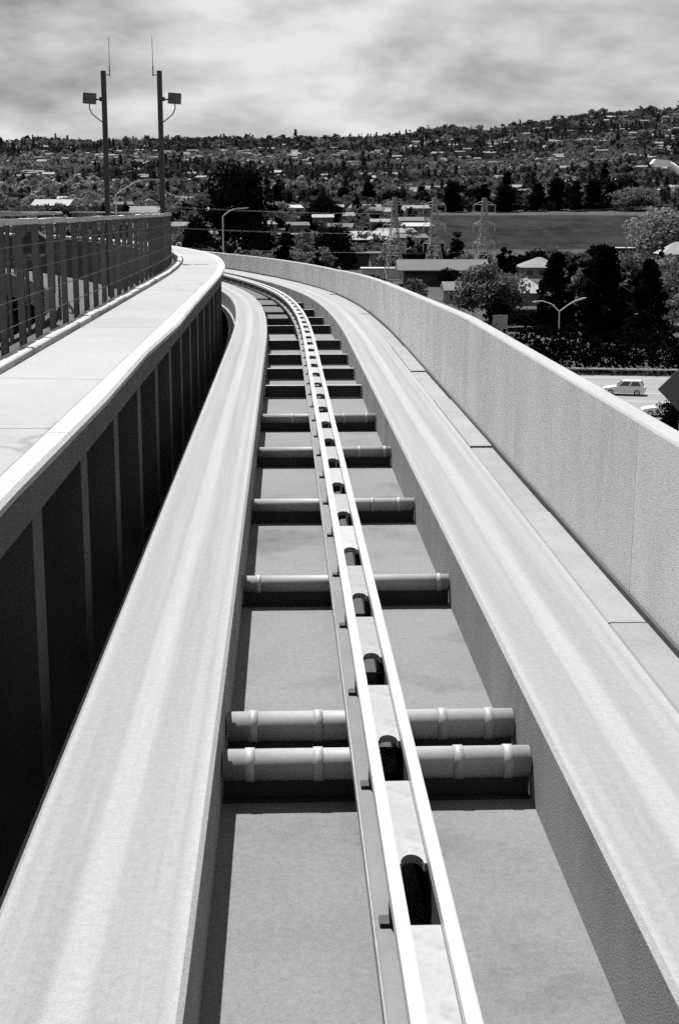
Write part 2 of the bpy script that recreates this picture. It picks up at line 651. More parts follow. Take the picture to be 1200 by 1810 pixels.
# ------------------------------------------------------------------ main guideway
BL0, BL1, BR0, BR1 = -1.335, -0.70, 0.70, 1.355
DECK = -0.42
gw = thing('guideway', 'concrete guideway with two running beams curving away between parapet and raised walkway', 'guideway')
for y0 in range(-20, 92, 8):
    sweep('deck_panel', rect(-1.47, 1.63, DECK - 0.35, DECK), y0 + 0.006, y0 + 7.994, M_deck, gw)
for (a, b) in ((BL0, BL1), (BR0, BR1)):
    prof = [(a, DECK + 0.002), (b, DECK + 0.002), (b, -0.018), (b - 0.018, 0.0)]
    prof += [(b - 0.018 - (b - a - 0.036) * k / 8, 0.0) for k in range(1, 8)] + [(a + 0.018, 0.0), (a, -0.018)]
    nb = len(prof)
    fm = [1, 1] + [0] * (nb - 4) + [0, 1]
    sweep('running_beam', prof, -20, 92, [M_beam, M_beam_side], gw, 0.75, fm)
# bright ledge along the inner edge of the deck
sweep('deck_ledge', rect(-1.50, BL0 - 0.004, DECK + 0.003, DECK + 0.05), -20, 92, M_coping, gw)
# service strip between the right-hand beam and the parapet, laid as slabs
yy = -6.0
k = 0
while yy < 70:
    ln = 3.4 + rnd.uniform(-.5, .7)
    dz = rnd.uniform(-.018, .006)
    sweep('strip_slab', rect(BR1 + 0.012, 1.585, DECK + 0.003, -0.02 + dz, 0.008), yy + 0.012, yy + ln - 0.012, M_strip, gw)
    yy += ln
    k += 1
# piers carrying the guideway and the walkway
for y in (-12, 14, 40, 66):
    m = MB()
    p = P(-1.6, y, 0)
    m.box(-1.1, 1.1, -0.7, 0.7, GROUND - 0.5, -3.2)
    m.box(-3.4, 3.4, -0.8, 0.8, -3.2, -2.35)
    m.box(-1.45, 1.45, -0.8, 0.8, -2.35, DECK - 0.352)
    o = m.build('pier', M_fascia, gw, (p.x, p.y, 0), heading(y))

# ------------------------------------------------------------------ parapet on the outer side
pw = thing('parapet_wall', 'long pale concrete parapet wall on the outer side of the bend', 'parapet')
yy = -20.0
while yy < 90:
    ln = 5.6
    w0 = sweep('wall_panel', [(1.60, DECK - 0.5), (1.76, DECK - 0.5), (1.745, 1.005), (1.735, 1.018), (1.625, 1.018), (1.613, 1.005)], yy + 0.003, yy + ln - 0.003, [M_wall, M_coping], pw, fmat=[0, 0, 1, 1, 1, 0], zfun=wall_top)
    yy += ln
M_crack = mat('joint_sealant', 0.042, 0.2, 4, 60, rough=0.9, coords='World')
sweep('joint_sealant', rect(1.583, 1.605, -0.04, 0.004), -19, 70, M_crack, pw, bias=lambda y, o, z: 0.004 * math.sin(y * 3.1) * math.sin(y * 1.3))

# ------------------------------------------------------------------ raised walkway on the inner side
WT = 1.0
ww = thing('raised_walkway', 'pale concrete raised walkway with ribbed dark side wall', 'walkway')
knots = {}


def wob(y, o, z):
    """cast edge units are not quite in line"""
    if o < -1.65:
        return 0.0
    i = math.floor(y / 3.1)
    f_ = y / 3.1 - i
    g = lambda j: knots.setdefault(j, random.Random(j * 13 + 5).uniform(-.03, .03))
    return g(i) * (1 - f_) + g(i + 1) * f_


yy = -20.0
i = 0
while yy < 92:
    ln = 7.0 if yy < 18 else 6.0
    sweep('walkway_slab', rect(-2.515, -1.72, WT - 0.22, WT - 0.006), yy + 0.006, yy + ln - 0.006, M_walk, ww)
    yy += ln
yy = -20.1
while yy < 92:
    sweep('edge_unit', [(-1.719, WT - 0.06), (-1.565, WT - 0.06), (-1.555, WT - 0.02), (-1.575, WT), (-1.70, WT), (-1.719, WT - 0.008)],
          yy + 0.004, yy + 3.1 - 0.004, M_walkedge, ww, 0.8, bias=wob)
    yy += 3.1
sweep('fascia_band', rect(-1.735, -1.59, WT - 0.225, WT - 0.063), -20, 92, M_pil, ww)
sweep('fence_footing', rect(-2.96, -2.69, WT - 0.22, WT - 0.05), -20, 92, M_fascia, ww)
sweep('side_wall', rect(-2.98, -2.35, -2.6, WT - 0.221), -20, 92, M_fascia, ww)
# pilasters along the dark side wall
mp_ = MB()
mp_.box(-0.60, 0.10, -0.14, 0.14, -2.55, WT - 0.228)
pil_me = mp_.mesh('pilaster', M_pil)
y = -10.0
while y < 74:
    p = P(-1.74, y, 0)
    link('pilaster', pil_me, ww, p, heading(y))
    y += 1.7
# kerb blocks at the foot of the fence
y = -8.0
while y < 66:
    ln = 0.92
    h = rnd.uniform(0.045, 0.06)
    dx = rnd.uniform(-.012, .012)
    sweep('kerb_block', rect(-2.672 + dx, -2.535 + dx, WT - 0.22, WT + h, 0.012), y + 0.012, y + ln - 0.012, M_kerb, ww, 0.5)
    y += ln

# ------------------------------------------------------------------ service deck behind the fence and the lower ramp beyond
sd = thing('service_deck', 'dark lower service deck behind the fence', 'deck')
for y0 in range(-20, 92, 8):
    sweep('deck_panel', rect(-5.75, -2.99, -1.0, -0.62), y0 + 0.006, y0 + 7.994, M_dwall, sd)
sweep('edge_beam', rect(-5.9, -5.752, -1.2, -0.35), -20, 92, M_fascia, sd)

rp = thing('concrete_ramp', 'pale concrete ramp seen between the fence posts', 'ramp')
m = MB()
A0, A1, B0, B1 = on_ground(-260, 640, -1.9), on_ground(215, 466, -1.9), on_ground(-420, 560, -1.9), on_ground(205, 452, -1.9)
m.add([A0, A1, B1, B0, A0 - Vector((0, 0, .5)), A1 - Vector((0, 0, .5)), B1 - Vector((0, 0, .5)), B0 - Vector((0, 0, .5))],
      [(0, 1, 2, 3), (7, 6, 5, 4), (0, 4, 5, 1), (1, 5, 6, 2), (2, 6, 7, 3), (3, 7, 4, 0)])
m.build('ramp_deck', M_pave, rp)
m = MB()
for (a, b) in ((B0, B1),):
    u = (b - a).normalized()
    w = Vector((-u.y, u.x, 0)) * 0.15
    for kk in range(1):
        m.add([a - w, b - w, b + w, a + w] + [q + Vector((0, 0, .8)) for q in (a - w, b - w, b + w, a + w)],
              [(0, 3, 2, 1), (4, 5, 6, 7), (0, 1, 5, 4), (1, 2, 6, 5), (2, 3, 7, 6), (3, 0, 4, 7)])
m.build('ramp_parapet', M_wall, rp)
m = MB()
for t in (0.1, 0.4, 0.7, 0.95):
    c = A0.lerp(A1, t).lerp(B0.lerp(B1, t), .5)
    m.box(c.x - .9, c.x + .9, c.y - .9, c.y + .9, GROUND - .5, -2.4)
    m.build('ramp_pier', M_fascia, rp)
    m = MB()

# =================================================================== OBJECTS ON THE GUIDEWAY
# ------------------------------------------------------------------ guide rail
RC = 0.022
gr = thing('guide_rail', 'twin bright steel guide rail running down the middle of the guideway', 'guide rail')
for s in (-1, 1):
    a, b = sorted((RC + s * 0.052, RC + s * 0.098))
    y = -4.0 + (0 if s < 0 else 1.3)
    while y < 80:
        sweep('rail', [(a, 0.0), (b, 0.0), (b, 0.05), (b - 0.01, 0.06), (a + 0.01, 0.06), (a, 0.05)], y + 0.003, y + 6.097, M_rail, gr, 0.5)
        y += 6.1
    a, b = sorted((RC + s * 0.062, RC + s * 0.078))
    sweep('web', rect(a, b, -0.27, -0.002), -4, 84, M_web, gr, 0.6)
    a, b = sorted((RC + s * 0.080, RC + s * (0.108 if s > 0 else 0.140)))
    sweep('flange', rect(a, b, -0.145, -0.125), -4, 84, M_flange, gr, 0.6)
    a, b = sorted((RC + s * (0.109 if s > 0 else 0.141), RC + s * (0.113 if s > 0 else 0.149)))
    sweep('flange_lip', rect(a, b, -0.155, -0.105), -4, 84, M_plate, gr, 0.6)
sweep('bottom_plate', rect(RC - 0.13, RC + 0.11, -0.30, -0.272), -4, 84, M_dark, gr, 0.6)
# spacer plates bridging the two rails, each with a rounded cut-out at its near end
PER = 1.15
pts = [(-0.05, 0.42), (-0.05, -0.30)]
for k in range(9):
    t = math.pi * k / 8
    pts.append((-0.040 * math.cos(t), -0.30 + 0.07 * math.sin(t)))
pts += [(0.05, -0.30), (0.05, 0.42)]
n = len(pts)
m = MB()
m.add([(p[0], p[1], -0.025) for p in pts] + [(p[0], p[1], 0.006) for p in pts],
      [tuple(range(n - 1, -1, -1)), tuple(range(n, 2 * n))] + [(k, (k + 1) % n, (k + 1) % n + n, k + n) for k in range(n)])
sp_me = m.mesh('spacer_plate', M_plate)
m = MB()
m.box(-0.092, -0.079, -0.03, 0.03, -0.122, -0.05)
m.box(-0.125, -0.092, -0.03, 0.03, -0.122, -0.11)
cl_me = m.mesh('clamp', M_dark)
y = 3.15
while y < 70:
    p = P(RC, y + 0.52, 0)
    link('spacer_plate', sp_me, gr, p, heading(y))
    p = P(RC, y + 0.05, 0)
    link('clamp', cl_me, gr, p, heading(y))
    y += PER * math.cos(heading(y))

# ------------------------------------------------------------------ cross ties between the beams
HL = 0.693


def pipe_mesh(name, r, x0, x1, m_):
    m = MB()
    m.bar((x0, 0, 0), (x1, 0, 0), r, r, 20)
    me = m.mesh(name, m_, False)
    for p_ in me.polygons:
        p_.use_smooth = len(p_.vertices) == 4
    return me


pm = pipe_mesh('cross_pipe', 0.072, -HL, HL, M_tie)
pm2 = pipe_mesh('cross_pipe', 0.056, -HL, HL, M_tie)
cmk2 = pipe_mesh('collar', 0.061, -0.016, 0.016, M_collar)
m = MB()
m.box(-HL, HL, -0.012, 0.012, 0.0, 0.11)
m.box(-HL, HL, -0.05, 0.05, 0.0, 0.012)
shade_web = m.mesh('web', M_dark)  # added dark plate below each pipe, standing in for its shaded underside
cmk = pipe_mesh('collar', 0.0775, -0.022, 0.022, M_collar)
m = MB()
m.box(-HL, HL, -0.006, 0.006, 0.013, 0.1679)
im = m.mesh('cross_beam', M_dark)  # web coloured dark for its shade; the flanges keep the lit tone
m = MB()
m.box(-HL, HL, -0.04, 0.04, 0.168, 0.18)
m.box(-HL, HL, -0.055, 0.055, 0.0, 0.0129)
fm_ = m.mesh('flange', M_tie)
m = MB()
m.box(-0.008, 0.008, -0.06, 0.06, 0.0, 0.18)
em = m.mesh('end_plate', M_tie)
ties = [(6.07, 'p'), (6.56, 'p'), (9.3, 'p'), (11.9, 'p'), (14.6, 'p'), (17.05, 'p'), (17.85, 's'), (20.1, 'i'), (22.3, 'i'), (24.5, 'i'), (27.2, 'i'), (28.2, 's'),
        (30.7, 'i'), (33.0, 'i'), (35.6, 'i')]
y = 38.2
while y < 72:
    ties.append((y, 'i'))
    y += 2.5
ps = pipe_mesh('conduit', 0.045, -HL, HL, M_tie)
for (y, kd) in ties:
    rz = heading(y)
    if kd == 'p':
        near = y < 8
        o = link('cross_pipe', pm if near else pm2, gw, P(0, y, DECK + (0.165 if near else 0.15)), rz)
        link('web', shade_web, o, (0, 0, -0.162 if near else -0.147))
        for x in (-0.56, -0.29, 0.33, 0.60):
            if near or rnd.random() < .6:
                link('collar', cmk if near else cmk2, o, (x + rnd.uniform(-.04, .04), 0, 0))
    elif kd == 's':
        o = link('conduit', ps, gw, P(0, y, DECK + 0.047), rz)
    else:
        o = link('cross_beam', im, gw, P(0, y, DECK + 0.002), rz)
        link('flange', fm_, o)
        for s in (-1, 1):
            link('end_plate', em, o, (s * (HL - 0.009), 0, 0))
# added dark slabs in the bend, standing in for shade on the deck
ct = thing('deck_shade', 'added dark slabs standing in for shade on the deck inside the bend', 'shade slab')
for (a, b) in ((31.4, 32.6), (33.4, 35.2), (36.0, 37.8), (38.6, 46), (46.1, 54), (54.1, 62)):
    sweep('shade_cover', rect(-0.62, -0.19, DECK + 0.243, DECK + 0.28), a, b, M_dark, ct, 0.6)
sweep('shade_base', rect(-0.60, -0.21, DECK + 0.185, DECK + 0.242), 34, 62, M_dark, ct, 0.6)

# ------------------------------------------------------------------ fence along the walkway
FO = -2.77


def post_mesh(name, z0, z1, w, d):
    m = MB()
    m.box(-0.008, 0.008, -w / 2, w / 2, z0, z1)
    m.box(-d, d, -w / 2 - 0.008, -w / 2 - 0.0005, z0, z1)
    m.box(-d, d, w / 2 + 0.0005, w / 2 + 0.008, z0, z1)
    return m.mesh(name, M_post)


def fence(label, off, zb, zt, y0, y1, sp, cables, cat, w=0.06, d=0.029, rail_r=0.03):
    fe = thing('guard_fence', label, cat)
    pme = post_mesh('post', zb, zt - 0.012, w, d)
    y = y0
    posts = []
    while y < y1:
        posts.append(y)
        p = P(off, y, 0)
        link('post', pme, fe, p, heading(y))
        y += sp
    for a, b in zip(posts[:-1], posts[1:]):
        pa, pb = P(off, a + 0.05, zt + rnd.uniform(-.006, .006)), P(off, b - 0.05, zt + rnd.uniform(-.006, .006))
        u = (pb - pa).normalized()
        w_ = Vector((u.y, -u.x, 0)) * 0.042
        h = Vector((0, 0, 0.026))
        m = MB()
        q = [pa - w_, pb - w_, pb + w_, pa + w_]
        m.add([v - h for v in q] + [v + h for v in q], [(0, 3, 2, 1), (4, 5, 6, 7), (0, 1, 5, 4), (1, 2, 6, 5), (2, 3, 7, 6), (3, 0, 4, 7)])
        m.build('top_rail', M_toprail, fe)
    for zc in cables:
        sweep('cable', [(off + 0.06 + 0.005 * math.cos(t), zc + 0.005 * math.sin(t)) for t in (0, 1.26, 2.51, 3.77, 5.03)], y0, posts[-1], M_cable, fe, 0.9)
    return fe


f1 = fence('steel guard fence with pale top rail along the raised walkway', FO - 0.05, WT - 0.08, 2.085, -6, 62, 0.88,
           (WT + 0.2, WT + 0.42, WT + 0.66, WT + 0.88), 'fence')
f2 = fence('steel fence with pale top rail on the far edge of the service deck', -5.62, -0.62, 2.10, -2, 78, 2.3, (0.3, 1.2), 'fence', w=0.12)
for y_, lb in ((18.4, 'dark gabled lamp housing hung on the fence, nearer one'), (27.6, 'dark gabled lamp housing hung on the fence, farther one')):
    t_ = thing('lamp_housing', lb, 'lamp', P(-3.15, y_ - 2.2, 0), heading(y_))
    m = MB()
    m.prism([(-.12, 1.72), (.12, 1.72), (.14, 1.88), (0, 1.98), (-.14, 1.88)], -.12, .12)
    m.build('housing', M_dark, t_)
    m = MB()
    m.bar((0, 0, 1.70), (0, 0, -0.62), 0.02)
    m.build('stem', M_dark, t_)
    m = MB()
    m.box(-.08, .08, -.08, .08, 1.69, 1.719)
    m.build('lens', M_white, t_)

# ------------------------------------------------------------------ two antenna masts behind the fence
for (px, sgn, lb) in ((183, -1, 'slim dark mast with equipment box on its outer left side'), (282, 1, 'slim dark mast with equipment box on its right, nearer the fence end')):
    Y = 34.0
    top = at_depth(px, 125, Y)
    base = at_depth(px + (2 if sgn > 0 else 0), 600, Y)
    t_ = thing('antenna_mast', lb, 'mast', (top.x, Y, -0.62), 0, None)
    zt = top.z + 0.62
    m = MB()
    m.box(-.055, .055, -.045, .045, 0.016, zt)
    m.build('pole', M_pole, t_)
    m = MB()
    m.box(-.16, .16, -.16, .16, 0, 0.015)
    m.build('base_plate', M_dark, t_)
    zb_ = at_depth(px, 174, Y).z + 0.62
    m = MB()
    x0, x1 = sorted((sgn * 0.19, sgn * 0.48))
    m.box(x0, x1, -.07, .07, zb_ - .12, zb_ + .12, 0, Matrix.Translation((sgn * .33, 0, zb_)) @ Matrix.Rotation(R(4), 4, 'Y') @ Matrix.Translation((-sgn * .33, 0, -zb_)))
    bx = m.build('equipment_box', M_box, t_)
    m = MB()
    m.bar((sgn * .056, 0, zb_ - .02), (sgn * .19, 0, zb_ - .02), .02)
    m.box(*sorted((sgn * .056, sgn * .11)), -.03, .03, zb_ - .06, zb_ + .03)
    m.build('bracket', M_pole, t_)
    m = MB()
    m.path([(sgn * .34, 0, zb_ - .12), (sgn * .345, 0, zb_ - .22), (sgn * .29, 0, zb_ - .34), (sgn * .19, 0, zb_ - .43), (sgn * .05, 0, zb_ - .53)], .014)
    m.build('cable', M_pole, t_)
    m = MB()
    s2 = -sgn
    m.bar((s2 * .056, 0, zt - .09), (s2 * .16, 0, zt - .09), .012)
    m.bar((s2 * .145, 0, zt - .12), (s2 * .145, 0, zt + .10), .013)
    m.bar((s2 * .145, 0, zt + .10), (s2 * .15, 0, zt + .74), .008, .005)
    m.build('whip_antenna', M_pole, t_)

# =================================================================== THE LAND BEYOND
# ------------------------------------------------------------------ highway
hA, hB = on_ground(300, 652, GROUND), on_ground(1300, 668, GROUND)
hC, hD = on_ground(1300, 790, GROUND), on_ground(300, 770, GROUND)
u = (hB - hA).normalized()
hA, hB = hA - u * 250, hB + u * 250
w_ = Vector((u.y, -u.x, 0))
HW = 44.0
m = MB()
m.add([hA + w_ * HW, hB + w_ * HW, hB, hA], [(0, 1, 2, 3)])
for v in range(len(m.v)):
    m.v[v] = (m.v[v][0], m.v[v][1], GROUND + 0.03)
hwy = m.build('highway', M_road)
tag(hwy, 'pale multi-lane highway crossing below the guideway', None, None, 'structure')
L_ = (hB - hA).length
for lane in (2.4, 6.1, 9.8, 13.5, 17.2, 24.0, 28.0, 32.0, 36.0, 40.0):
    solid = lane in (2.4, 17.2, 24.0, 40.0)
    m = MB()
    s0 = 0.0
    while s0 < L_:
        l_ = min(L_ - s0, 60.0 if solid else 4.0)
        a = hA + u * s0 + w_ * lane
        b = a + u * l_
        q = [a - w_ * .1, b - w_ * .1, b + w_ * .1, a + w_ * .1]
        m.add([(p.x, p.y, GROUND + 0.036) for p in q], [(0, 1, 2, 3)])
        s0 += l_ if solid else 12.0
    m.build('lane_marking', M_mark, hwy)
gd = thing('guardrail', 'thin steel guardrail along the far edge of the highway', 'guardrail')
m = MB()
a, b = hA - w_ * 1.0, hB - w_ * 1.0
m.bar((a.x, a.y, GROUND + .75), (b.x, b.y, GROUND + .75), .13, .13, 6)
m.build('rail', M_lamp, gd)
m = MB()
m.box(-.08, .08, -.08, .08, 0, .75)
gp = m.mesh('post', M_post)
for k in range(0, int(L_), 8):
    q = a + u * k
    link('post', gp, gd, (q.x, q.y, GROUND))


# pale parking lot seen through the fence
m = MB()
q = [on_ground(-420, 640), on_ground(300, 560), on_ground(300, 440), on_ground(-300, 440)]
m.add([(p.x, p.y, GROUND + 0.03) for p in q], [(0, 1, 2, 3)])
lot = m.build('parking_lot', M_pave)
tag(lot, 'pale paved lot seen between the fence posts', None, None, 'structure')
# ------------------------------------------------------------------ cars
def car(label, loc, rz, paint, L=4.7, H=1.62, wagon=True):
    t_ = thing('car', label, 'car', loc, rz)
    hw = 0.88
    # lower body lofted from side profile (x forward)
    lower = [(-L / 2, .42), (-L / 2 + .05, .95), (-L / 2 + .25, 1.02), (L * .18, 1.0), (L / 2 - .35, .86), (L / 2, .68), (L / 2, .38), (L / 2 - .2, .26), (-L / 2 + .2, .26)]
    m = MB()
    rows = [(-hw, .93), (-hw + .06, 1.0), (hw - .06, 1.0), (hw, .93)]
    n = len(lower)
    for (yv, sc) in rows:
        for (x, z) in lower:
            m.v.append((x * (.985 if sc < 1 else 1), yv, .3 + (z - .3) * sc))
    for r_ in range(3):
        for k in range(n):
            a_, b_ = r_ * n + k, r_ * n + (k + 1) % n
            m.f.append((a_, b_, b_ + n, a_ + n))
            m.m.append(0)
    m.f += [tuple(range(n)), tuple(range(4 * n - 1, 3 * n - 1, -1))]
    m.m += [0, 0]
    body = m.build('body', paint, t_)
    rear = -L / 2 + .18 if wagon else -L / 2 + .75
    cab_b = [rear, L * .20]
    cab_t = [rear + .38, L * .03]
    m = MB()
    zt = H
    tw = hw - .2
    m.add([(cab_b[0], -hw + .05, .99), (cab_b[1], -hw + .05, .98), (cab_b[1], hw - .05, .98), (cab_b[0], hw - .05, .99),
           (cab_t[0], -tw, zt), (cab_t[1], -tw, zt - .02), (cab_t[1], tw, zt - .02), (cab_t[0], tw, zt)],
          [(0, 3, 2, 1), (4, 5, 6, 7), (0, 1, 5, 4), (1, 2, 6, 5), (2, 3, 7, 6), (3, 0, 4, 7)])
    m.build('cabin', paint, t_)
    # glass
    for s in (-1, 1):
        for (f0, f1_) in ((.10, .48), (.53, .90)):
            m = MB()
            pts_ = []
            for (fx, fz) in ((f0, .12), (f1_, .12), (f1_ - .04, .86), (f0 + .03, .86)):
                xb = cab_b[0] + (cab_b[1] - cab_b[0]) * fx
                xt = cab_t[0] + (cab_t[1] - cab_t[0]) * fx
                yb, yt = (hw - .05) * s, tw * s
                pts_.append(Vector((xb + (xt - xb) * fz, yb + (yt - yb) * fz + s * .012, .99 + (zt - .99) * fz)))
            off = Vector((0, -s * .008, 0))
            m.add(pts_ + [p + off for p in pts_], [(0, 1, 2, 3), (7, 6, 5, 4), (0, 4, 5, 1), (1, 5, 6, 2), (2, 6, 7, 3), (3, 7, 4, 0)])
            m.build('side_window', M_glass, t_)
    for (k, nm) in ((0, 'rear_window'), (1, 'windscreen')):
        sg = -1 if k == 0 else 1
        m = MB()
        pts_ = []
        for (fy, fz) in ((-.86, .14), (.86, .14), (.84, .86), (-.84, .86)):
            xb, xt = cab_b[k], cab_t[k]
            w2 = (hw - .05) + (tw - hw + .05) * fz
            pts_.append(Vector((xb + (xt - xb) * fz + sg * .014, fy * w2, .99 + (zt - .99) * fz)))
        off = Vector((-sg * .008, 0, 0))
        m.add(pts_ + [p + off for p in pts_], [(0, 1, 2, 3), (7, 6, 5, 4), (0, 4, 5, 1), (1, 5, 6, 2), (2, 6, 7, 3), (3, 7, 4, 0)])
        m.build(nm, M_glass, t_)
    for sx in (-1, 1):
        for sy in (-1, 1):
            m = MB()
            cx_ = sx * L * .305
            m.bar((cx_, sy * (hw - .2), .33), (cx_, sy * (hw + .012), .33), .33, .33, 18)
            wh = m.build('wheel', M_tyre, t_)
            m = MB()
            m.bar((cx_, sy * (hw + .013), .33), (cx_, sy * (hw + .02), .33), .2, .18, 14)
            m.build('rim', M_lamp, wh)
    for sy in (-1, 1):
        m = MB()
        m.box(L / 2 - .12, L / 2 + .008, sy * .62 - .18, sy * .62 + .18, .60, .74)
        m.build('headlight', M_insul, t_)
        m = MB()
        m.box(-L / 2 - .008, -L / 2 + .1, sy * .72 - .1, sy * .72 + .1, .70, .92)
        m.build('tail_light', M_dark, t_)
    return t_


hz = math.atan2(u.y, u.x)
c1 = on_ground(1102, 698, GROUND)
car('silver estate car with dark windows driving on the pale highway', (c1.x, c1.y, GROUND + 0.036), hz + math.pi - R(6), M_carA)
c2 = on_ground(1172, 736, GROUND)
car('white car half hidden behind the dark bush at the highway edge', (c2.x, c2.y, GROUND + 0.036), hz + math.pi, M_carB, 4.5, 1.45, False)

# ------------------------------------------------------------------ foliage generators


def crown_arrays(kind, h, w, n, leaf, seed):
    """leaf-sized quads spread through the crown's volume; returns (verts, nquads)"""
    r_ = np.random.RandomState(seed)
    if kind == 'cone':
        nc = 46
        t = r_.rand(nc) ** 0.85
        zc = h * (0.06 + 0.92 * t)
        rad = w * 0.5 * (np.clip(1.06 - t, 0.05, 1) ** 0.75) * (0.75 + .4 * r_.rand(nc))
        cs = np.clip(w * .17 * (1.15 - t * .7), .25, None)
    elif kind == 'flame':
        nc = 90
        t = r_.rand(nc) ** 1.15
        zc = h * (0.03 + 0.95 * t)
        prof = np.interp(t, [0, .2, .45, .7, .88, 1], [.95, 1, .8, .5, .25, .02])
        rad = w * 0.5 * prof * (0.8 + .3 * r_.rand(nc))
        cs = w * .13 * (0.6 + .6 * r_.rand(nc)) * (1.1 - .5 * t)
    elif kind == 'column':
        nc = 54
        t = r_.rand(nc)
        zc = h * (0.05 + 0.93 * t)
        prof = np.interp(t, [0, .12, .35, .65, .85, 1], [.9, 1, .95, .72, .42, .06])
        rad = w * 0.5 * prof * (0.7 + .45 * r_.rand(nc))
        cs = w * .16 * (0.7 + .6 * r_.rand(nc))
    else:
        nc = 44
        v = r_.normal(size=(nc, 3))
        v /= np.linalg.norm(v, axis=1)[:, None]
        v[:, 2] = np.where(v[:, 2] < -.8, -v[:, 2], v[:, 2])
        q = .55 + .5 * r_.rand(nc)
        zc = h * .52 + v[:, 2] * h * .42 * q
        rad = None
        cs = w * .13 * (0.7 + .8 * r_.rand(nc))
        cx_, cy_ = v[:, 0] * w * .42 * q, v[:, 1] * w * .42 * q
    if rad is not None:
        a = r_.rand(nc) * 2 * math.pi
        rr = rad * np.sqrt(r_.rand(nc)) * .85
        cx_, cy_ = rr * np.cos(a), rr * np.sin(a)
    idx = r_.randint(0, nc, n)
    g = r_.normal(size=(n, 3))
    g /= np.linalg.norm(g, axis=1)[:, None]
    g *= (0.45 + .75 * r_.rand(n))[:, None]
    c = np.stack([cx_[idx] + g[:, 0] * cs[idx] * 1.25, cy_[idx] + g[:, 1] * cs[idx] * 1.25, zc[idx] + g[:, 2] * cs[idx] * 1.0], 1)
    c[:, 2] = np.clip(c[:, 2], h * .03, None)
    nrm = g + r_.normal(size=(n, 3)) * .7
    nrm /= np.linalg.norm(nrm, axis=1)[:, None]
    up = r_.normal(size=(n, 3))
    a1 = np.cross(nrm, up)
    a1 /= np.linalg.norm(a1, axis=1)[:, None] + 1e-9
    a2 = np.cross(nrm, a1)
    s = leaf * (.6 + .8 * r_.rand(n))[:, None]
    V = np.stack([c - a1 * s, c + a2 * s * .7, c + a1 * s, c - a2 * s * .7], 1)
    return V.reshape(-1, 3)


def quads_mesh(name, V, m_):
    n = len(V) // 4
    me = bpy.data.meshes.new(name)
    me.vertices.add(len(V))
    me.vertices.foreach_set('co', V.astype(np.float32).ravel())
    me.loops.add(4 * n)
    me.loops.foreach_set('vertex_index', np.arange(4 * n, dtype=np.int32))
    me.polygons.add(n)
    me.polygons.foreach_set('loop_start', np.arange(0, 4 * n, 4, dtype=np.int32))
    me.polygons.foreach_set('loop_total', np.full(n, 4, dtype=np.int32))
    me.materials.append(m_)
    me.update(calc_edges=True)
    return me


def trunk_mesh(name, h, r, seed):
    r_ = random.Random(seed)
    m = MB()
    pts_ = [(0, 0, -.6)]
    x = y = 0
    for k in range(1, 6):
        x += r_.uniform(-.02, .02) * h
        y += r_.uniform(-.02, .02) * h
        pts_.append((x, y, h * .8 * k / 5))
    m.path(pts_, [r * (1.15 - .19 * k) for k in range(6)], 7)
    for k in range(5):
        a = r_.uniform(0, 6.28)
        z = h * r_.uniform(.25, .6)
        l_ = h * r_.uniform(.15, .26)
        p0 = (pts_[2][0], pts_[2][1], z)
        m.bar(p0, (p0[0] + l_ * math.cos(a), p0[1] + l_ * math.sin(a), z + l_ * .7), r * .4, r * .12, 5)
    return m.mesh(name, M_bark)


PROTO = {}
for (nm, kind, h, w, n, leaf, m_) in (
        ('tall_dark', 'column', 20, 9, 11000, .34, M_leafD), ('tall_dark2', 'cone', 20, 10, 9000, .34, M_leafD),
        ('tall_black', 'flame', 20, 9, 12000, .34, M_leafH),
        ('round_dark', 'round', 12, 12, 7000, .34, M_leafD), ('round_dark2', 'round', 12, 13, 7000, .34, M_leafD),
        ('round_mid', 'round', 10, 10, 6000, .3, M_leafM), ('round_mid2', 'round', 10, 11, 6000, .3, M_leafM),
        ('round_pale', 'round', 10, 11, 6000, .3, M_leafL), ('cone_mid', 'cone', 14, 7, 6000, .3, M_leafM)):
    PROTO[nm] = (quads_mesh('crown', crown_arrays(kind, h, w, n, leaf, len(PROTO) + 11), m_), trunk_mesh('trunk', h, h * .022, len(PROTO)), h, w)


def tree(proto, label, cat, x, y, h, w=None, group=None, name='tree', z=None):
    cme, tme, ph, pw_ = PROTO[proto]
    t_ = thing(name, label, cat, (x, y, gz(x, y) if z is None else z), rnd.uniform(0, 6.28), group)
    sz = h / ph
    sx = sz if w is None else w / pw_
    t_.scale = (sx, sx, sz)
    link('crown', cme, t_)
    link('trunk', tme, t_)
    return t_


def tree_px(proto, label, px, ytop, y_depth, wpx, name='tree', cat='tree', group=None, sink=0.0):
    """a tree whose foot stands on the ground at depth y_depth"""
    tp = at_depth(px, ytop, y_depth)
    g0 = gz(tp.x, y_depth)
    return tree(proto, label, cat, tp.x, y_depth, tp.z - g0, wpx / F * y_depth, group, name)


tree_px('tall_black', 'tall black-green tree standing closest behind the double-arm street lamp', 985, 444, 236, 86, 'evergreen_tree')
tree_px('tall_black', 'broadest of the three tall black-green trees, between the other two', 1072, 432, 226, 106, 'evergreen_tree')
tree_px('tall_black', 'tall pointed black-green tree at the outer end of the dark three', 1148, 456, 216, 88, 'evergreen_tree')
tree_px('round_dark', 'low dark tree beside the pale sign panel behind the parapet', 930, 545, 246, 120)
tree_px('round_mid', 'speckled grey tree rising just above the parapet near the sign panel', 868, 470, 262, 120)
tree_px('round_mid2', 'grey leafy tree behind the tallest dark trees', 1120, 452, 300, 90)
tree_px('round_mid', 'grey leafy tree at the picture edge beyond the dark three', 1192, 470, 250, 90)
tree_px('round_dark2', 'dark bush overlapping the white car on the highway', 1196, 705, 118, 70, 'roadside_bush', 'bush')
tree_px('round_dark2', 'largest broad dark tree, standing behind the short street lamp', 420, 288, 620, 112, 'broad_tree')
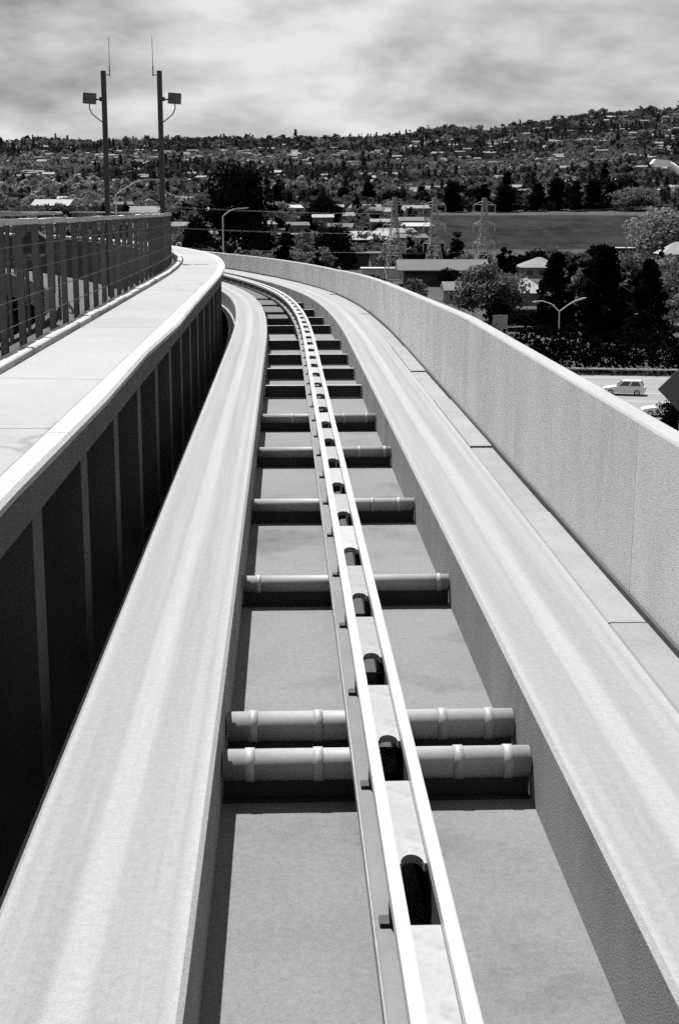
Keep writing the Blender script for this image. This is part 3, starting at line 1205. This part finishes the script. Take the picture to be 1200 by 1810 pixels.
tree_px('round_dark', 'dark tree beside the broad dark tree towards the masts', 350, 385, 560, 60)
tree_px('round_dark', 'dark bushy tree below the broad dark tree', 460, 400, 470, 70)
tree_px('round_dark2', 'dark round tree at the end of the long pale roof', 590, 396, 470, 66)
tree_px('round_dark', 'round dark tree on the slope above the long pale roof', 575, 345, 800, 60)
tree_px('round_pale', 'pale fluffy tree at the edge of the dark field', 1165, 376, 560, 110)
tree_px('round_pale', 'pale leafy tree beside the row of conifers above the field', 1120, 335, 930, 80)
for k, (px, yt, wd) in enumerate(((745, 330, 40), (800, 322, 44), (855, 326, 40), (893, 328, 46), (950, 324, 46), (985, 316, 44), (1018, 320, 42), (1050, 318, 40), (1078, 322, 40))):
    ords = ('first', 'second', 'third', 'fourth', 'fifth', 'sixth', 'seventh', 'eighth', 'ninth')
    tree_px(('tall_dark2', 'tall_dark')[k % 2], ords[k] + ' dark conifer from the pylons in the row above the field', px, yt, 930 + (k % 3) * 6, wd, 'conifer', 'tree', 'row of dark conifers above the field')
# low dark hedge behind the highway
hd = []
for k in range(180):
    q = hA + u * (205 + (k % 90) * 2.2) - w_ * (3.2 + (k // 90) * 3.5 + (k % 2) * .6)
    hd.append(crown_arrays('round', 3.4 + (k % 5) * .4 + (k // 90) * 1.5, 5.2, 260, .28, 300 + k) + np.array([q.x, q.y, GROUND - .3]))
o = link('hedge', quads_mesh('hedge', np.concatenate(hd), M_leafH))
tag(o, 'dark hedge along the far side of the highway', 'hedge')


# ------------------------------------------------------------------ street lamps
def lamp_arm(m, a, pts_, r):
    m.path([a] + pts_, r, 8)


def street_lamp(label, px, ytop, Y, arms, r=0.10, zbase=None, mt=None):
    M_lamp = mt or MATS['lamp_pole_aluminium']
    tp = at_depth(px, ytop, Y)
    zb_ = gz(tp.x, Y) if zbase is None else zbase
    t_ = thing('street_lamp', label, 'street lamp', (tp.x, Y, zb_))
    m = MB()
    m.bar((0, 0, 0), (0, 0, tp.z - zb_), r * 1.3, r, 10)
    m.build('pole', M_lamp, t_)
    for ar in arms:
        q = [at_depth(a, b, Y) - Vector((tp.x, Y, zb_)) for (a, b) in ar]
        m = MB()
        m.path([Vector((0, 0, tp.z - zb_ - .05))] + q[:-1], r * .8, 8)
        am = m.build('arm', M_lamp, t_)
        d = (q[-1] - q[-2])
        ang = math.atan2(d.z, d.x)
        mid = (q[-1] + q[-2]) / 2
        m = MB()
        hl = d.length / 2 + .12
        m.prism([(-hl, -r * .5), (hl * .6, -r * 1.3), (hl, -r * .2), (hl * .6, r * .9), (-hl, r * .9)], -r * 1.7, r * 1.7, 0,
                Matrix.Translation(mid) @ Matrix.Rotation(-ang, 4, 'Y'))
        m.build('lamp_head', M_lamp, am)
    return t_


street_lamp('double-arm street lamp in front of the tall dark trees', 988, 550, 198, [[(975, 538), (958, 532), (942, 534)], [(1004, 539), (1016, 532), (1034, 526)]], 0.09)
street_lamp('single-arm street lamp in front of the broad dark tree', 394, 382, 300, [[(404, 374), (414, 369), (440, 367)]], 0.13)
street_lamp('street lamp whose arm shows between the two masts', 205, 344, 240, [[(222, 332), (240, 322), (252, 318), (289, 317)]], 0.10)
street_lamp('street lamp whose curved pale arm enters at the picture edge', 1226, 352, 62, [[(1214, 326), (1201, 305), (1190, 294), (1178, 288), (1154, 290)]], 0.15, mt=M_lampw)

# ------------------------------------------------------------------ signs
sp_ = thing('road_sign', 'grey back of a diamond warning sign at the picture edge', 'sign')
c = at_depth(1208, 688, 62)
m = MB()
dg = 1.15
m.add([(c.x - dg, c.y, c.z), (c.x, c.y, c.z - dg), (c.x + dg, c.y, c.z), (c.x, c.y, c.z + dg), (c.x - dg, c.y + .02, c.z), (c.x, c.y + .02, c.z - dg), (c.x + dg, c.y + .02, c.z), (c.x, c.y + .02, c.z + dg)],
      [(0, 1, 2, 3), (7, 6, 5, 4), (0, 4, 5, 1), (1, 5, 6, 2), (2, 6, 7, 3), (3, 7, 4, 0)])
m.build('plate', M_signback, sp_)
m = MB()
m.bar((c.x, c.y + .08, GROUND - .3), (c.x, c.y + .08, c.z + .8), .05)
m.build('post', M_signback, sp_)
pn = thing('sign_panel', 'plain pale rectangular sign panel peeping over the parapet', 'sign')
a = at_depth(871, 557, 205)
b = at_depth(896, 592, 205)
m = MB()
m.box(a.x, b.x, 205, 205.12, b.z, a.z)
m.build('panel', M_pave, pn)
m = MB()
for x in (a.x + .3, b.x - .3):
    m.bar((x, 205.2, GROUND - .3), (x, 205.2, a.z - .1), .09)
    m.build('post', M_post, pn)
    m = MB()

# ------------------------------------------------------------------ buildings of the flat
KEEP = []      # picture areas kept free of scattered trees (px0, px1, py0, py1)


def building(label, name, px0, px1, ytop, ybase, depth, roof='flat', wallm=None, roofm=None, wins=0, overhang=1.2, hfrac=.62, cat='building'):
    """front edge between two lines of sight, standing on the ground"""
    a, b = on_ground(px0, ybase), on_ground(px1, ybase)
    Y = a.y
    if Y > 640:
        Y = min(Y, 860)
        a, b = at_depth(px0, 400, Y), at_depth(px1, 400, Y)
    z0 = min(gz(a.x, Y), gz(b.x, Y)) - .2
    H = at_depth((px0 + px1) / 2, ytop, Y).z - z0
    W = b.x - a.x
    t_ = thing(name, label, cat, (a.x, Y, z0))
    wallm = wallm or M_hwall
    roofm = roofm or M_roofA
    hw_ = H * (hfrac if roof != 'flat' else .94)
    m = MB()
    m.box(0, W, 0, depth, 0, hw_)
    wl_ = m.build('wall', wallm, t_)
    m = MB()
    oh = overhang
    if roof == 'flat':
        m.box(-oh * .4, W + oh * .4, -oh * .4, depth + oh * .4, hw_ + .002, H)
    elif roof == 'gable':
        m.add([(-oh, -oh, hw_), (W + oh, -oh, hw_), (W + oh, depth + oh, hw_), (-oh, depth + oh, hw_), (-oh, depth / 2, H), (W + oh, depth / 2, H),
               (-oh, -oh, hw_ + .25), (W + oh, -oh, hw_ + .25), (W + oh, depth + oh, hw_ + .25), (-oh, depth + oh, hw_ + .25)],
              [(0, 3, 2, 1), (0, 1, 7, 6), (2, 3, 9, 8), (6, 7, 5, 4), (8, 9, 4, 5), (0, 6, 4, 9, 3), (1, 2, 8, 5, 7)])
    else:
        i_ = min(W, depth) * .45
        m.add([(-oh, -oh, hw_), (W + oh, -oh, hw_), (W + oh, depth + oh, hw_), (-oh, depth + oh, hw_), (i_, depth / 2, H), (W - i_, depth / 2, H)],
              [(0, 3, 2, 1), (0, 1, 5, 4), (1, 2, 5), (2, 3, 4, 5), (3, 0, 4)])
    m.build('roof', roofm, t_)
    for k in range(wins):
        x = W * (k + .5) / wins
        ww_ = W / wins * .5
        m = MB()
        m.box(x - ww_ / 2, x + ww_ / 2, -.06, -.003, hw_ * .35, hw_ * .75)
        fr = m.build('window', M_white if wallm is M_dwall else M_glass, t_)
    KEEP.append((px0 - 6, px1 + 6, ytop - 3, ybase + 2))
    return t_


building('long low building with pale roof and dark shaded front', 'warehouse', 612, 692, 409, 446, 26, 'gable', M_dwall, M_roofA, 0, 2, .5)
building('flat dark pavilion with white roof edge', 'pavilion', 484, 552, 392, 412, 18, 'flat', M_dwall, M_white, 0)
building('small pale block beside the dark pavilion', 'block', 556, 580, 394, 411, 14, 'flat', M_hwall, M_roofA)
building('pale gable roofed hall left of the dark pavilion', 'hall', 455, 482, 388, 411, 16, 'gable', M_hwall, M_roofA)
building('pale walled workshop with vertical panels behind the parapet bend', 'workshop', 655, 712, 447, 482, 14, 'flat', M_hwall, M_roofB, 4)
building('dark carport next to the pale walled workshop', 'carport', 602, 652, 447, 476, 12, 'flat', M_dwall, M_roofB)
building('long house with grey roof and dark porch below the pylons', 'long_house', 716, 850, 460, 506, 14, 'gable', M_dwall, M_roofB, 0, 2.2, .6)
building('white topped low shed tucked behind the parapet bend', 'shed', 640, 718, 474, 492, 8, 'flat', M_white, M_white)
building('hip roofed house behind the speckled grey tree', 'house', 925, 990, 456, 492, 14, 'hip', M_hwall, M_roofA, 3, 1.0, .55)
building('pale roofed house low between the two tall dark trees', 'house', 905, 962, 494, 540, 12, 'hip', M_hwall, M_roofA, 2, .8, .5)
building('low pale house beside the trunk of the speckled tree', 'house', 790, 850, 500, 536, 12, 'gable', M_hwall, M_roofB, 3, .8, .6)
building('bright flat roof at the far end of the field', 'shed', 1085, 1135, 438, 450, 10, 'flat', M_dwall, M_white)
building('pale house at the picture edge beyond the dark trees', 'house', 1172, 1230, 428, 470, 14, 'hip', M_hwall, M_roofA, 3, 1.0, .5)
building('pale two storey block seen below the fence end', 'block', 322, 386, 372, 404, 20, 'flat', M_hwall, M_roofB, 6)
building('long pale depot roof seen over the fence', 'depot', 60, 120, 352, 392, 30, 'gable', M_hwall, M_roofA, 4, 1.5, .6)
building('pale depot seen through the fence posts', 'depot', -20, 58, 400, 440, 26, 'flat', M_hwall, M_white, 6)
building('white walled store seen through the middle of the fence', 'store', 95, 200, 405, 442, 26, 'flat', M_hwall, M_white, 6)

# ------------------------------------------------------------------ pylons and wires
PY = []
for k, (px, Y, nm) in enumerate(((697, 420, 'closest to the guideway bend'), (768, 424, 'between the other two'), (856, 430, 'farthest from the guideway bend'))):
    tp = at_depth(px, 350, Y)
    zb_ = gz(tp.x, Y)
    H = tp.z - zb_
    t_ = thing('pylon', 'lattice power pylon ' + nm, 'pylon', (tp.x, Y, zb_), R(12))
    PY.append((t_, H))
    m = MB()
    lv = [0, .16, .30, .42, .52, .62, .72, .82, .91, 1.0]

    def hwid(f_):
        return float(np.interp(f_, [0, .5, 1], [2.7, 1.25, .5]))
    for i_ in range(len(lv) - 1):
        z0, z1 = lv[i_] * H, lv[i_ + 1] * H
        a_, b_ = hwid(lv[i_]), hwid(lv[i_ + 1])
        c0 = [(-a_, -a_), (a_, -a_), (a_, a_), (-a_, a_)]
        c1_ = [(-b_, -b_), (b_, -b_), (b_, b_), (-b_, b_)]
        for q in range(4):
            n_ = (q + 1) % 4
            m.bar((*c0[q], z0), (*c1_[q], z1), .13, .13, 4)
            m.bar((*c0[q], z0), (*c1_[n_], z1), .08, .08, 4)
            m.bar((*c0[n_], z0), (*c1_[q], z1), .08, .08, 4)
            m.bar((*c1_[q], z1), (*c1_[n_], z1), .05, .05, 4)
    m.build('lattice_frame', M_pylon, t_)
    for f_ in (.92, .68, .45):
        for s in (-1, 1):
            m = MB()
            z = f_ * H
            ln = 3.3
            hb = hwid(f_)
            for yy_ in (-hb * .8, hb * .8):
                m.bar((s * hb, yy_, z), (s * ln, 0, z - .1), .07, .06, 4)
                m.bar((s * hb, yy_, z + 1.0), (s * ln, 0, z), .06, .05, 4)
            ar = m.build('cross_arm', M_pylon, t_)
            m = MB()
            for d in range(9):
                zz = z - .3 - d * .23
                m.bar((s * ln, 0, zz), (s * ln, 0, zz - .12), .24, .20, 8)
            m.bar((s * ln, 0, z - .1), (s * ln, 0, z - 2.5), .04, .04, 5)
            m.build('insulator', M_insul, ar)
bpy.context.view_layer.update()
ends = [(Vector((-190, 470, 14)), 'towards the masts'), (Vector((230, 520, 16)), 'across the dark field')]
for ei, (e_, nm) in enumerate(ends):
    src_ = PY[0] if ei == 0 else PY[2]
    t_ = thing('power_line', 'thin power wires strung from the pylons ' + nm, 'power line')
    for f_ in (.92, .68, .45):
        for s in (-1, 1):
            a_ = src_[0].matrix_world @ Vector((s * 3.3, 0, f_ * src_[1] - 2.6))
            b_ = e_ + Vector((0, s * 3, (f_ - .7) * 30))
            m = MB()
            pts_ = [a_.lerp(b_, i_ / 14) - Vector((0, 0, 9 * 4 * (i_ / 14) * (1 - i_ / 14) * .55)) for i_ in range(15)]
            m.path(pts_, .016, 4)
            m.build('wire', M_wire, t_)
t_ = thing('power_line', 'thin power wires strung from pylon to pylon', 'power line')
for i0 in (0, 1):
    for f_ in (.92, .68, .45):
        for s in (-1, 1):
            a_ = PY[i0][0].matrix_world @ Vector((s * 3.3, 0, f_ * PY[i0][1] - 2.6))
            b_ = PY[i0 + 1][0].matrix_world @ Vector((s * 3.3, 0, f_ * PY[i0 + 1][1] - 2.6))
            m = MB()
            m.path([a_.lerp(b_, k / 6) - Vector((0, 0, 1.2 * 4 * (k / 6) * (1 - k / 6) * .3)) for k in range(7)], .016, 4)
            m.build('wire', M_wire, t_)

# ------------------------------------------------------------------ scattered trees of the flat
LOW = {}
for (nm, kind, h, w, n, leaf, m_) in (
        ('rd', 'round', 10, 10, 700, .75, M_leafD), ('rm', 'round', 10, 11, 700, .75, M_leafM), ('rm2', 'round', 9, 11, 700, .75, M_leafM),
        ('rp', 'round', 9, 11, 700, .7, M_leafL), ('cd', 'cone', 16, 8, 700, .75, M_leafD), ('kd', 'column', 16, 8, 700, .75, M_leafD)):
    LOW[nm] = (quads_mesh('crown', crown_arrays(kind, h, w, n, leaf, 60 + len(LOW)), m_), trunk_mesh('trunk', h, h * .025, 40 + len(LOW)))


def project(p):
    c_, s_ = math.cos(PITCH), math.sin(PITCH)
    X, Y, Z = p[0], p[1], p[2] - EYE
    uu = Y * s_ + Z * c_
    w2 = Y * c_ - Z * s_
    return CX + F * X / w2, CY - F * uu / w2


def low_tree(nm, x, y, s, label, group, sw=None):
    t_ = thing('tree', label, 'tree', (x, y, gz(x, y)), rnd.uniform(0, 6.28), group)
    t_.scale = (sw or s, sw or s, s)
    link('crown', LOW[nm][0], t_)
    link('trunk', LOW[nm][1], t_)


def blocked(px, ybase, ytop, wpx):
    for (a_, b_, c_, d_) in KEEP:
        if px + wpx > a_ and px - wpx < b_ and ytop < c_ * .45 + d_ * .55 and ybase > d_:
            return True
    return False


zones = ((-60, 110, 'behind the near stretch of fence'), (110, 230, 'around the outer mast'), (230, 320, 'around the inner mast'), (320, 480, 'around the single-arm street lamp'),
         (480, 600, 'around the dark pavilion'), (600, 730, 'around the long pale roof'), (730, 880, 'around the two outer pylons'),
         (880, 1040, 'around the double-arm lamp'), (1040, 1261, 'beyond the broadest dark evergreen'))
flat_trees = []
cnt = 0
tries = 0
while cnt < 300 and tries < 20000:
    tries += 1
    Y = 240 + 620 * rnd.random() ** 0.75
    px = rnd.uniform(-60, 1260)
    if cnt >= 140:
        Y = 232 + 300 * rnd.random()
        px = rnd.uniform(380, 1260)
    if cnt >= 235:
        Y = 520 + 360 * rnd.random()
        px = rnd.uniform(230, 745)
    x = (px - 600) / F * Y * 1.0
    s = rnd.uniform(.5, 1.0)
    nm = rnd.choice(('rd', 'rd', 'rm', 'rm', 'rm2', 'rp', 'cd'))
    zb_ = gz(x, Y)
    q = project((x, Y, zb_))
    tq = project((x, Y, zb_ + 10 * s))
    if blocked(q[0], q[1], tq[1], 5.0 * s / Y * F):
        continue
    if 745 < px < 1160 and Y > 600:
        continue
    if 745 < px < 1160 and tq[1] < 436:
        continue
    z_ = [zz for zz in zones if zz[0] <= px < zz[1]][0]
    kd = {'rd': 'dark round tree ', 'rm': 'grey round tree ', 'rm2': 'grey round tree ', 'rp': 'pale round tree ', 'cd': 'dark conical tree '}[nm]
    flat_trees.append((z_[2], kd, px, nm, x, Y, s))
    cnt += 1
ORD = 'first second third fourth fifth sixth seventh eighth ninth tenth eleventh twelfth thirteenth fourteenth fifteenth sixteenth seventeenth eighteenth nineteenth twentieth'.split()
seen = {}
for (zn, kd, px, nm, x, Y, s) in sorted(flat_trees):
    k = seen[(zn, kd)] = seen.get((zn, kd), 0) + 1
    low_tree(nm, x, Y, s, ORD[min(k, 20) - 1] + ' ' + kd + 'from the left ' + zn, kd + 'on the flat ' + zn)

# ------------------------------------------------------------------ houses on the flat and on the hillside
HOUSE = []
for k in range(5):
    W, D_, h_, rh = ((13, 9, 4.2, 2.0), (17, 9, 4.5, 1.8), (11, 9, 6.2, 1.6), (20, 10, 4.4, 2.2), (14, 10, 5.6, .4))[k]
    m = MB()
    m.box(-W / 2, W / 2, -D_ / 2, D_ / 2, -6, h_, 0)
    o_ = .5
    if k < 4:
        m.add([(-W / 2 - o_, -D_ / 2 - o_, h_), (W / 2 + o_, -D_ / 2 - o_, h_), (W / 2 + o_, D_ / 2 + o_, h_), (-W / 2 - o_, D_ / 2 + o_, h_), (-W / 2 - o_ + 1.5 * (k % 2), 0, h_ + rh), (W / 2 + o_ - 1.5 * (k % 2), 0, h_ + rh)],
              [(0, 3, 2, 1), (0, 1, 5, 4), (1, 2, 5), (2, 3, 4, 5), (3, 0, 4)], 1)
    else:
        m.box(-W / 2 - .3, W / 2 + .3, -D_ / 2 - .3, D_ / 2 + .3, h_ + .002, h_ + .4, 1)
    for j in range(3):
        xx = W * (-.33 + .33 * j)
        m.box(xx - .9, xx + .9, -D_ / 2 - .06, -D_ / 2 - .003, h_ * .4, h_ * .75, 2)
    HOUSE.append([m.mesh('house', [M_hillwall, rm_, M_glass]) for rm_ in (M_hillA, M_hillB, M_hillW)])


def hill_zone(px, py):
    a_ = 'over the fence and masts' if px < 330 else 'above the broad dark tree' if px < 640 else 'above the pylons and field' if px < 930 else 'at the picture edge end'
    b_ = 'high' if py < 285 else 'midway up' if py < 330 else 'low'
    return b_ + ' on the hillside ' + a_


nh = 0
tries = 0
spots = []
while nh < 200 and tries < 12000:
    tries += 1
    px = rnd.uniform(-40, 1240)
    Yd = 760 + 1750 * rnd.random() ** 1.25
    if 745 < px < 1160 and Yd < 1080:
        continue
    x = (px - 600) / F * Yd
    # houses follow streets that run along the slope
    if vnoise(np.array([x / 260 + 40]), np.array([Yd / 75 + 11]))[0] < .47:
        continue
    if any(abs(x - a_) < 19 and abs(Yd - b_) < 24 for (a_, b_) in spots):
        continue
    spots.append((x, Yd))
    g0 = gz(x, Yd)
    q = project((x, Yd, g0))
    k = rnd.randrange(5)
    rk_ = rnd.choice((0, 0, 0, 1, 1, 1, 1, 2))
    me = HOUSE[k][rk_]
    z_ = hill_zone(q[0], q[1])
    o = link('house', me, None, (x, Yd, g0 + .2), rnd.uniform(-.35, .35))
    rt = ('pale', 'grey', 'white')[rk_] + (' flat' if k == 4 else ' wide' if k in (1, 3) else ' small')
    tag(o, 'far house with ' + rt + ' roof ' + z_, 'house', 'houses with ' + rt + ' roof ' + z_)
    nh += 1

# a few houses and a belt of trees at the foot of the hill
foot_spots = []
tries = 0
while len(foot_spots) < 44 and tries < 3000:
    tries += 1
    px = rnd.uniform(40, 740)
    Y_ = rnd.uniform(600, 900)
    x = (px - 600) / F * Y_
    if any(abs(x - a_) < 22 and abs(Y_ - b_) < 26 for (a_, b_) in foot_spots):
        continue
    q = project((x, Y_, gz(x, Y_)))
    if any(a_ < q[0] < b_ and c_ - 14 < q[1] < d_ + 6 for (a_, b_, c_, d_) in KEEP):
        continue
    foot_spots.append((x, Y_))
seen = {}
for (x, Y_) in sorted(foot_spots):
    k = rnd.randrange(5)
    rk_ = rnd.choice((0, 0, 1, 1, 2))
    q = project((x, Y_, 0))
    zn = [zz for zz in zones if zz[0] <= q[0] < zz[1]][0][2]
    rt = ('pale', 'grey', 'white')[rk_]
    n_ = seen[(zn, rt)] = seen.get((zn, rt), 0) + 1
    o = link('house', HOUSE[k][rk_], None, (x, Y_, gz(x, Y_) + .2), rnd.uniform(-.35, .35))
    tag(o, ORD[min(n_, 20) - 1] + ' ' + rt + ' roofed house from left, hill foot, ' + zn, 'house', 'houses at the hill foot')
r3 = np.random.RandomState(5)
chunks = []
b_ = [crown_arrays('round', 9, 10, 200, .95, 70 + k) for k in range(4)]
k = 0
for tries in range(2600):
    px = r3.uniform(-60, 748)
    Y_ = 560 + 350 * r3.rand()
    x = (px - 600) / F * Y_
    if any(abs(x - a2) < 9 and -8 < c2 - Y_ < 22 for (a2, c2) in foot_spots):
        continue
    s_ = r3.uniform(.45, .95)
    zg = gz(x, Y_)
    q = project((x, Y_, zg))
    tq = project((x, Y_, zg + 9 * s_))
    if blocked(q[0], q[1], tq[1], 5 * s_ / Y_ * F):
        continue
    chunks.append(b_[k % 4] * s_ + np.array([x, Y_, zg - .4]))
    k += 1
    if k > 620:
        break
h_ = len(chunks) // 3
for (nm, m_, ch, lb) in (('dark_tree_belt', M_leafD, chunks[:h_], 'dark tree belt massed along the foot of the hill'), ('grey_tree_belt', M_leafM, chunks[h_:], 'grey tree belt massed along the foot of the hill')):
    o = link(nm, quads_mesh(nm, np.concatenate(ch), m_))
    tag(o, lb, None, None, 'stuff')

# beyond the 290 largest the hillside houses merge into one mass
vv, ff, fm2 = [], [], []
far_spots = []
tries = 0
while len(far_spots) < 480 and tries < 20000:
    tries += 1
    px = rnd.uniform(-60, 1260)
    Y_ = 1000 + 1480 * rnd.random() ** .8
    if 745 < px < 1160 and Y_ < 1080:
        continue
    x = (px - 600) / F * Y_
    if vnoise(np.array([x / 200 + 14]), np.array([Y_ / 60 + 31]))[0] < .42:
        continue
    far_spots.append((x, Y_))
hm = MB()
for (x, Y_) in far_spots:
    k = rnd.randrange(5)
    W, D_, h_, rh = ((13, 9, 4.2, 2.0), (17, 9, 4.5, 1.8), (11, 9, 6.2, 1.6), (20, 10, 4.4, 2.2), (14, 10, 5.6, 1.0))[k]
    M_ = Matrix.Translation((x, Y_, gz(x, Y_))) @ Matrix.Rotation(rnd.uniform(-.35, .35), 4, 'Z')
    hm.box(-W / 2, W / 2, -D_ / 2, D_ / 2, -4, h_, 0, M_)
    rm_ = rnd.choice((1, 1, 1, 2, 2, 2, 2, 2, 2))
    hm.add([(-W / 2 - .4, -D_ / 2 - .4, h_), (W / 2 + .4, -D_ / 2 - .4, h_), (W / 2 + .4, D_ / 2 + .4, h_), (-W / 2 - .4, D_ / 2 + .4, h_), (-W / 2 + 1, 0, h_ + rh), (W / 2 - 1, 0, h_ + rh)],
           [(0, 3, 2, 1), (0, 1, 5, 4), (1, 2, 5), (2, 3, 4, 5), (3, 0, 4)], rm_, M_)
o = hm.build('hillside_suburb', [M_hillwall, M_hillA, M_hillB, M_hillW])
tag(o, 'small far houses scattered all over the wooded hillside', None, None, 'stuff')

# hillside trees: those that show largest as things, the rest as one wood
cands = []
r2 = np.random.RandomState(21)
N_ = 30000
pxs = r2.uniform(-120, 1320, N_)
Yd = 880 + 1790 * r2.rand(N_) ** .8
xs = (pxs - 600) / F * Yd
dens = vnoise(xs / 120 + 5, Yd / 90 + 2) * .6 + vnoise(xs / 45 + 15, Yd / 45 + 22) * .4
keep = (dens > .24) | (Yd > 2430)
keep &= ~((pxs > 745) & (pxs < 1160) & (Yd < 930))
sp_arr = np.array(spots + far_spots)
for i_ in range(N_):
    if not keep[i_]:
        continue
    d = np.abs(sp_arr - np.array([xs[i_], Yd[i_]]))
    # keep the view of the houses open from below
    if np.any((d[:, 0] < 8) & (sp_arr[:, 1] - Yd[i_] < 20) & (sp_arr[:, 1] - Yd[i_] > -7)):
        keep[i_] = False
xs, Yd, pxs = xs[keep], Yd[keep], pxs[keep]
zs = height(xs, Yd)
sz = r2.uniform(.45, 1.0, len(xs)) * np.where(r2.rand(len(xs)) < .06, 1.6, 1)
tone = vnoise(xs / 210 + 31, Yd / 95 + 12) * .72 + vnoise(xs / 60 + 3, Yd / 36 + 44) * .28 + r2.normal(size=len(xs)) * .06
tone = np.where(Yd > 2380, tone - .1, tone)
rk = r2.rand(len(xs))
kinds = np.where(tone < .46, np.where(rk < .72, 0, np.where(rk < .9, 4, 5)), np.where(tone < .60, np.where(rk < .6, 1, 2), np.where(rk < .65, 3, 1)))
kinds = np.where((Yd > 2350) & (kinds >= 4) & (r2.rand(len(xs)) < .8), 1, kinds)
names_ = ['rd', 'rm', 'rm2', 'rp', 'cd', 'kd']
order = np.argsort(-(sz * 12 / Yd) * ((pxs > 0) & (pxs < 1200)))
for i_ in order[:36]:
    q = project((xs[i_], Yd[i_], zs[i_]))
    z_ = hill_zone(q[0], q[1])
    kd = ('dark round tree ', 'grey round tree ', 'grey round tree ', 'pale round tree ', 'dark conical tree ', 'dark conical tree ')[kinds[i_]]
    low_tree(names_[kinds[i_]], float(xs[i_]), float(Yd[i_]), float(sz[i_]), kd + z_, kd + z_)
for mi_, (m_, ks, nm, lb) in enumerate(((M_leafW, (0, 4, 5), 'dark_hillside_wood', 'dense dark trees covering the far hillside'), (M_leafM, (1, 2), 'grey_hillside_wood', 'mid grey trees mixed through the far hillside'),
                                        (M_leafL, (3,), 'pale_hillside_wood', 'pale trees dotted over the far hillside'))):
    base = {0: crown_arrays('round', 10, 11, 34, 2.1, 5), 1: crown_arrays('round', 10, 11, 34, 2.1, 6), 2: crown_arrays('round', 9, 11, 34, 2.1, 8),
            3: crown_arrays('round', 9, 11, 34, 2.0, 9), 4: crown_arrays('cone', 17, 8, 34, 2.0, 10), 5: crown_arrays('column', 17, 8, 34, 2.0, 12)}
    chunks = []
    for i_ in order[36:]:
        if kinds[i_] in ks:
            a_ = r2.rand() * 6.28
            ca, sa = math.cos(a_), math.sin(a_)
            b_ = base[kinds[i_]]
            v = np.stack([b_[:, 0] * ca - b_[:, 1] * sa, b_[:, 0] * sa + b_[:, 1] * ca, b_[:, 2]], 1) * sz[i_]
            chunks.append(v + np.array([xs[i_], Yd[i_], zs[i_] - .3]))
    o = link(nm, quads_mesh(nm, np.concatenate(chunks), m_))
    tag(o, lb, None, None, 'stuff')
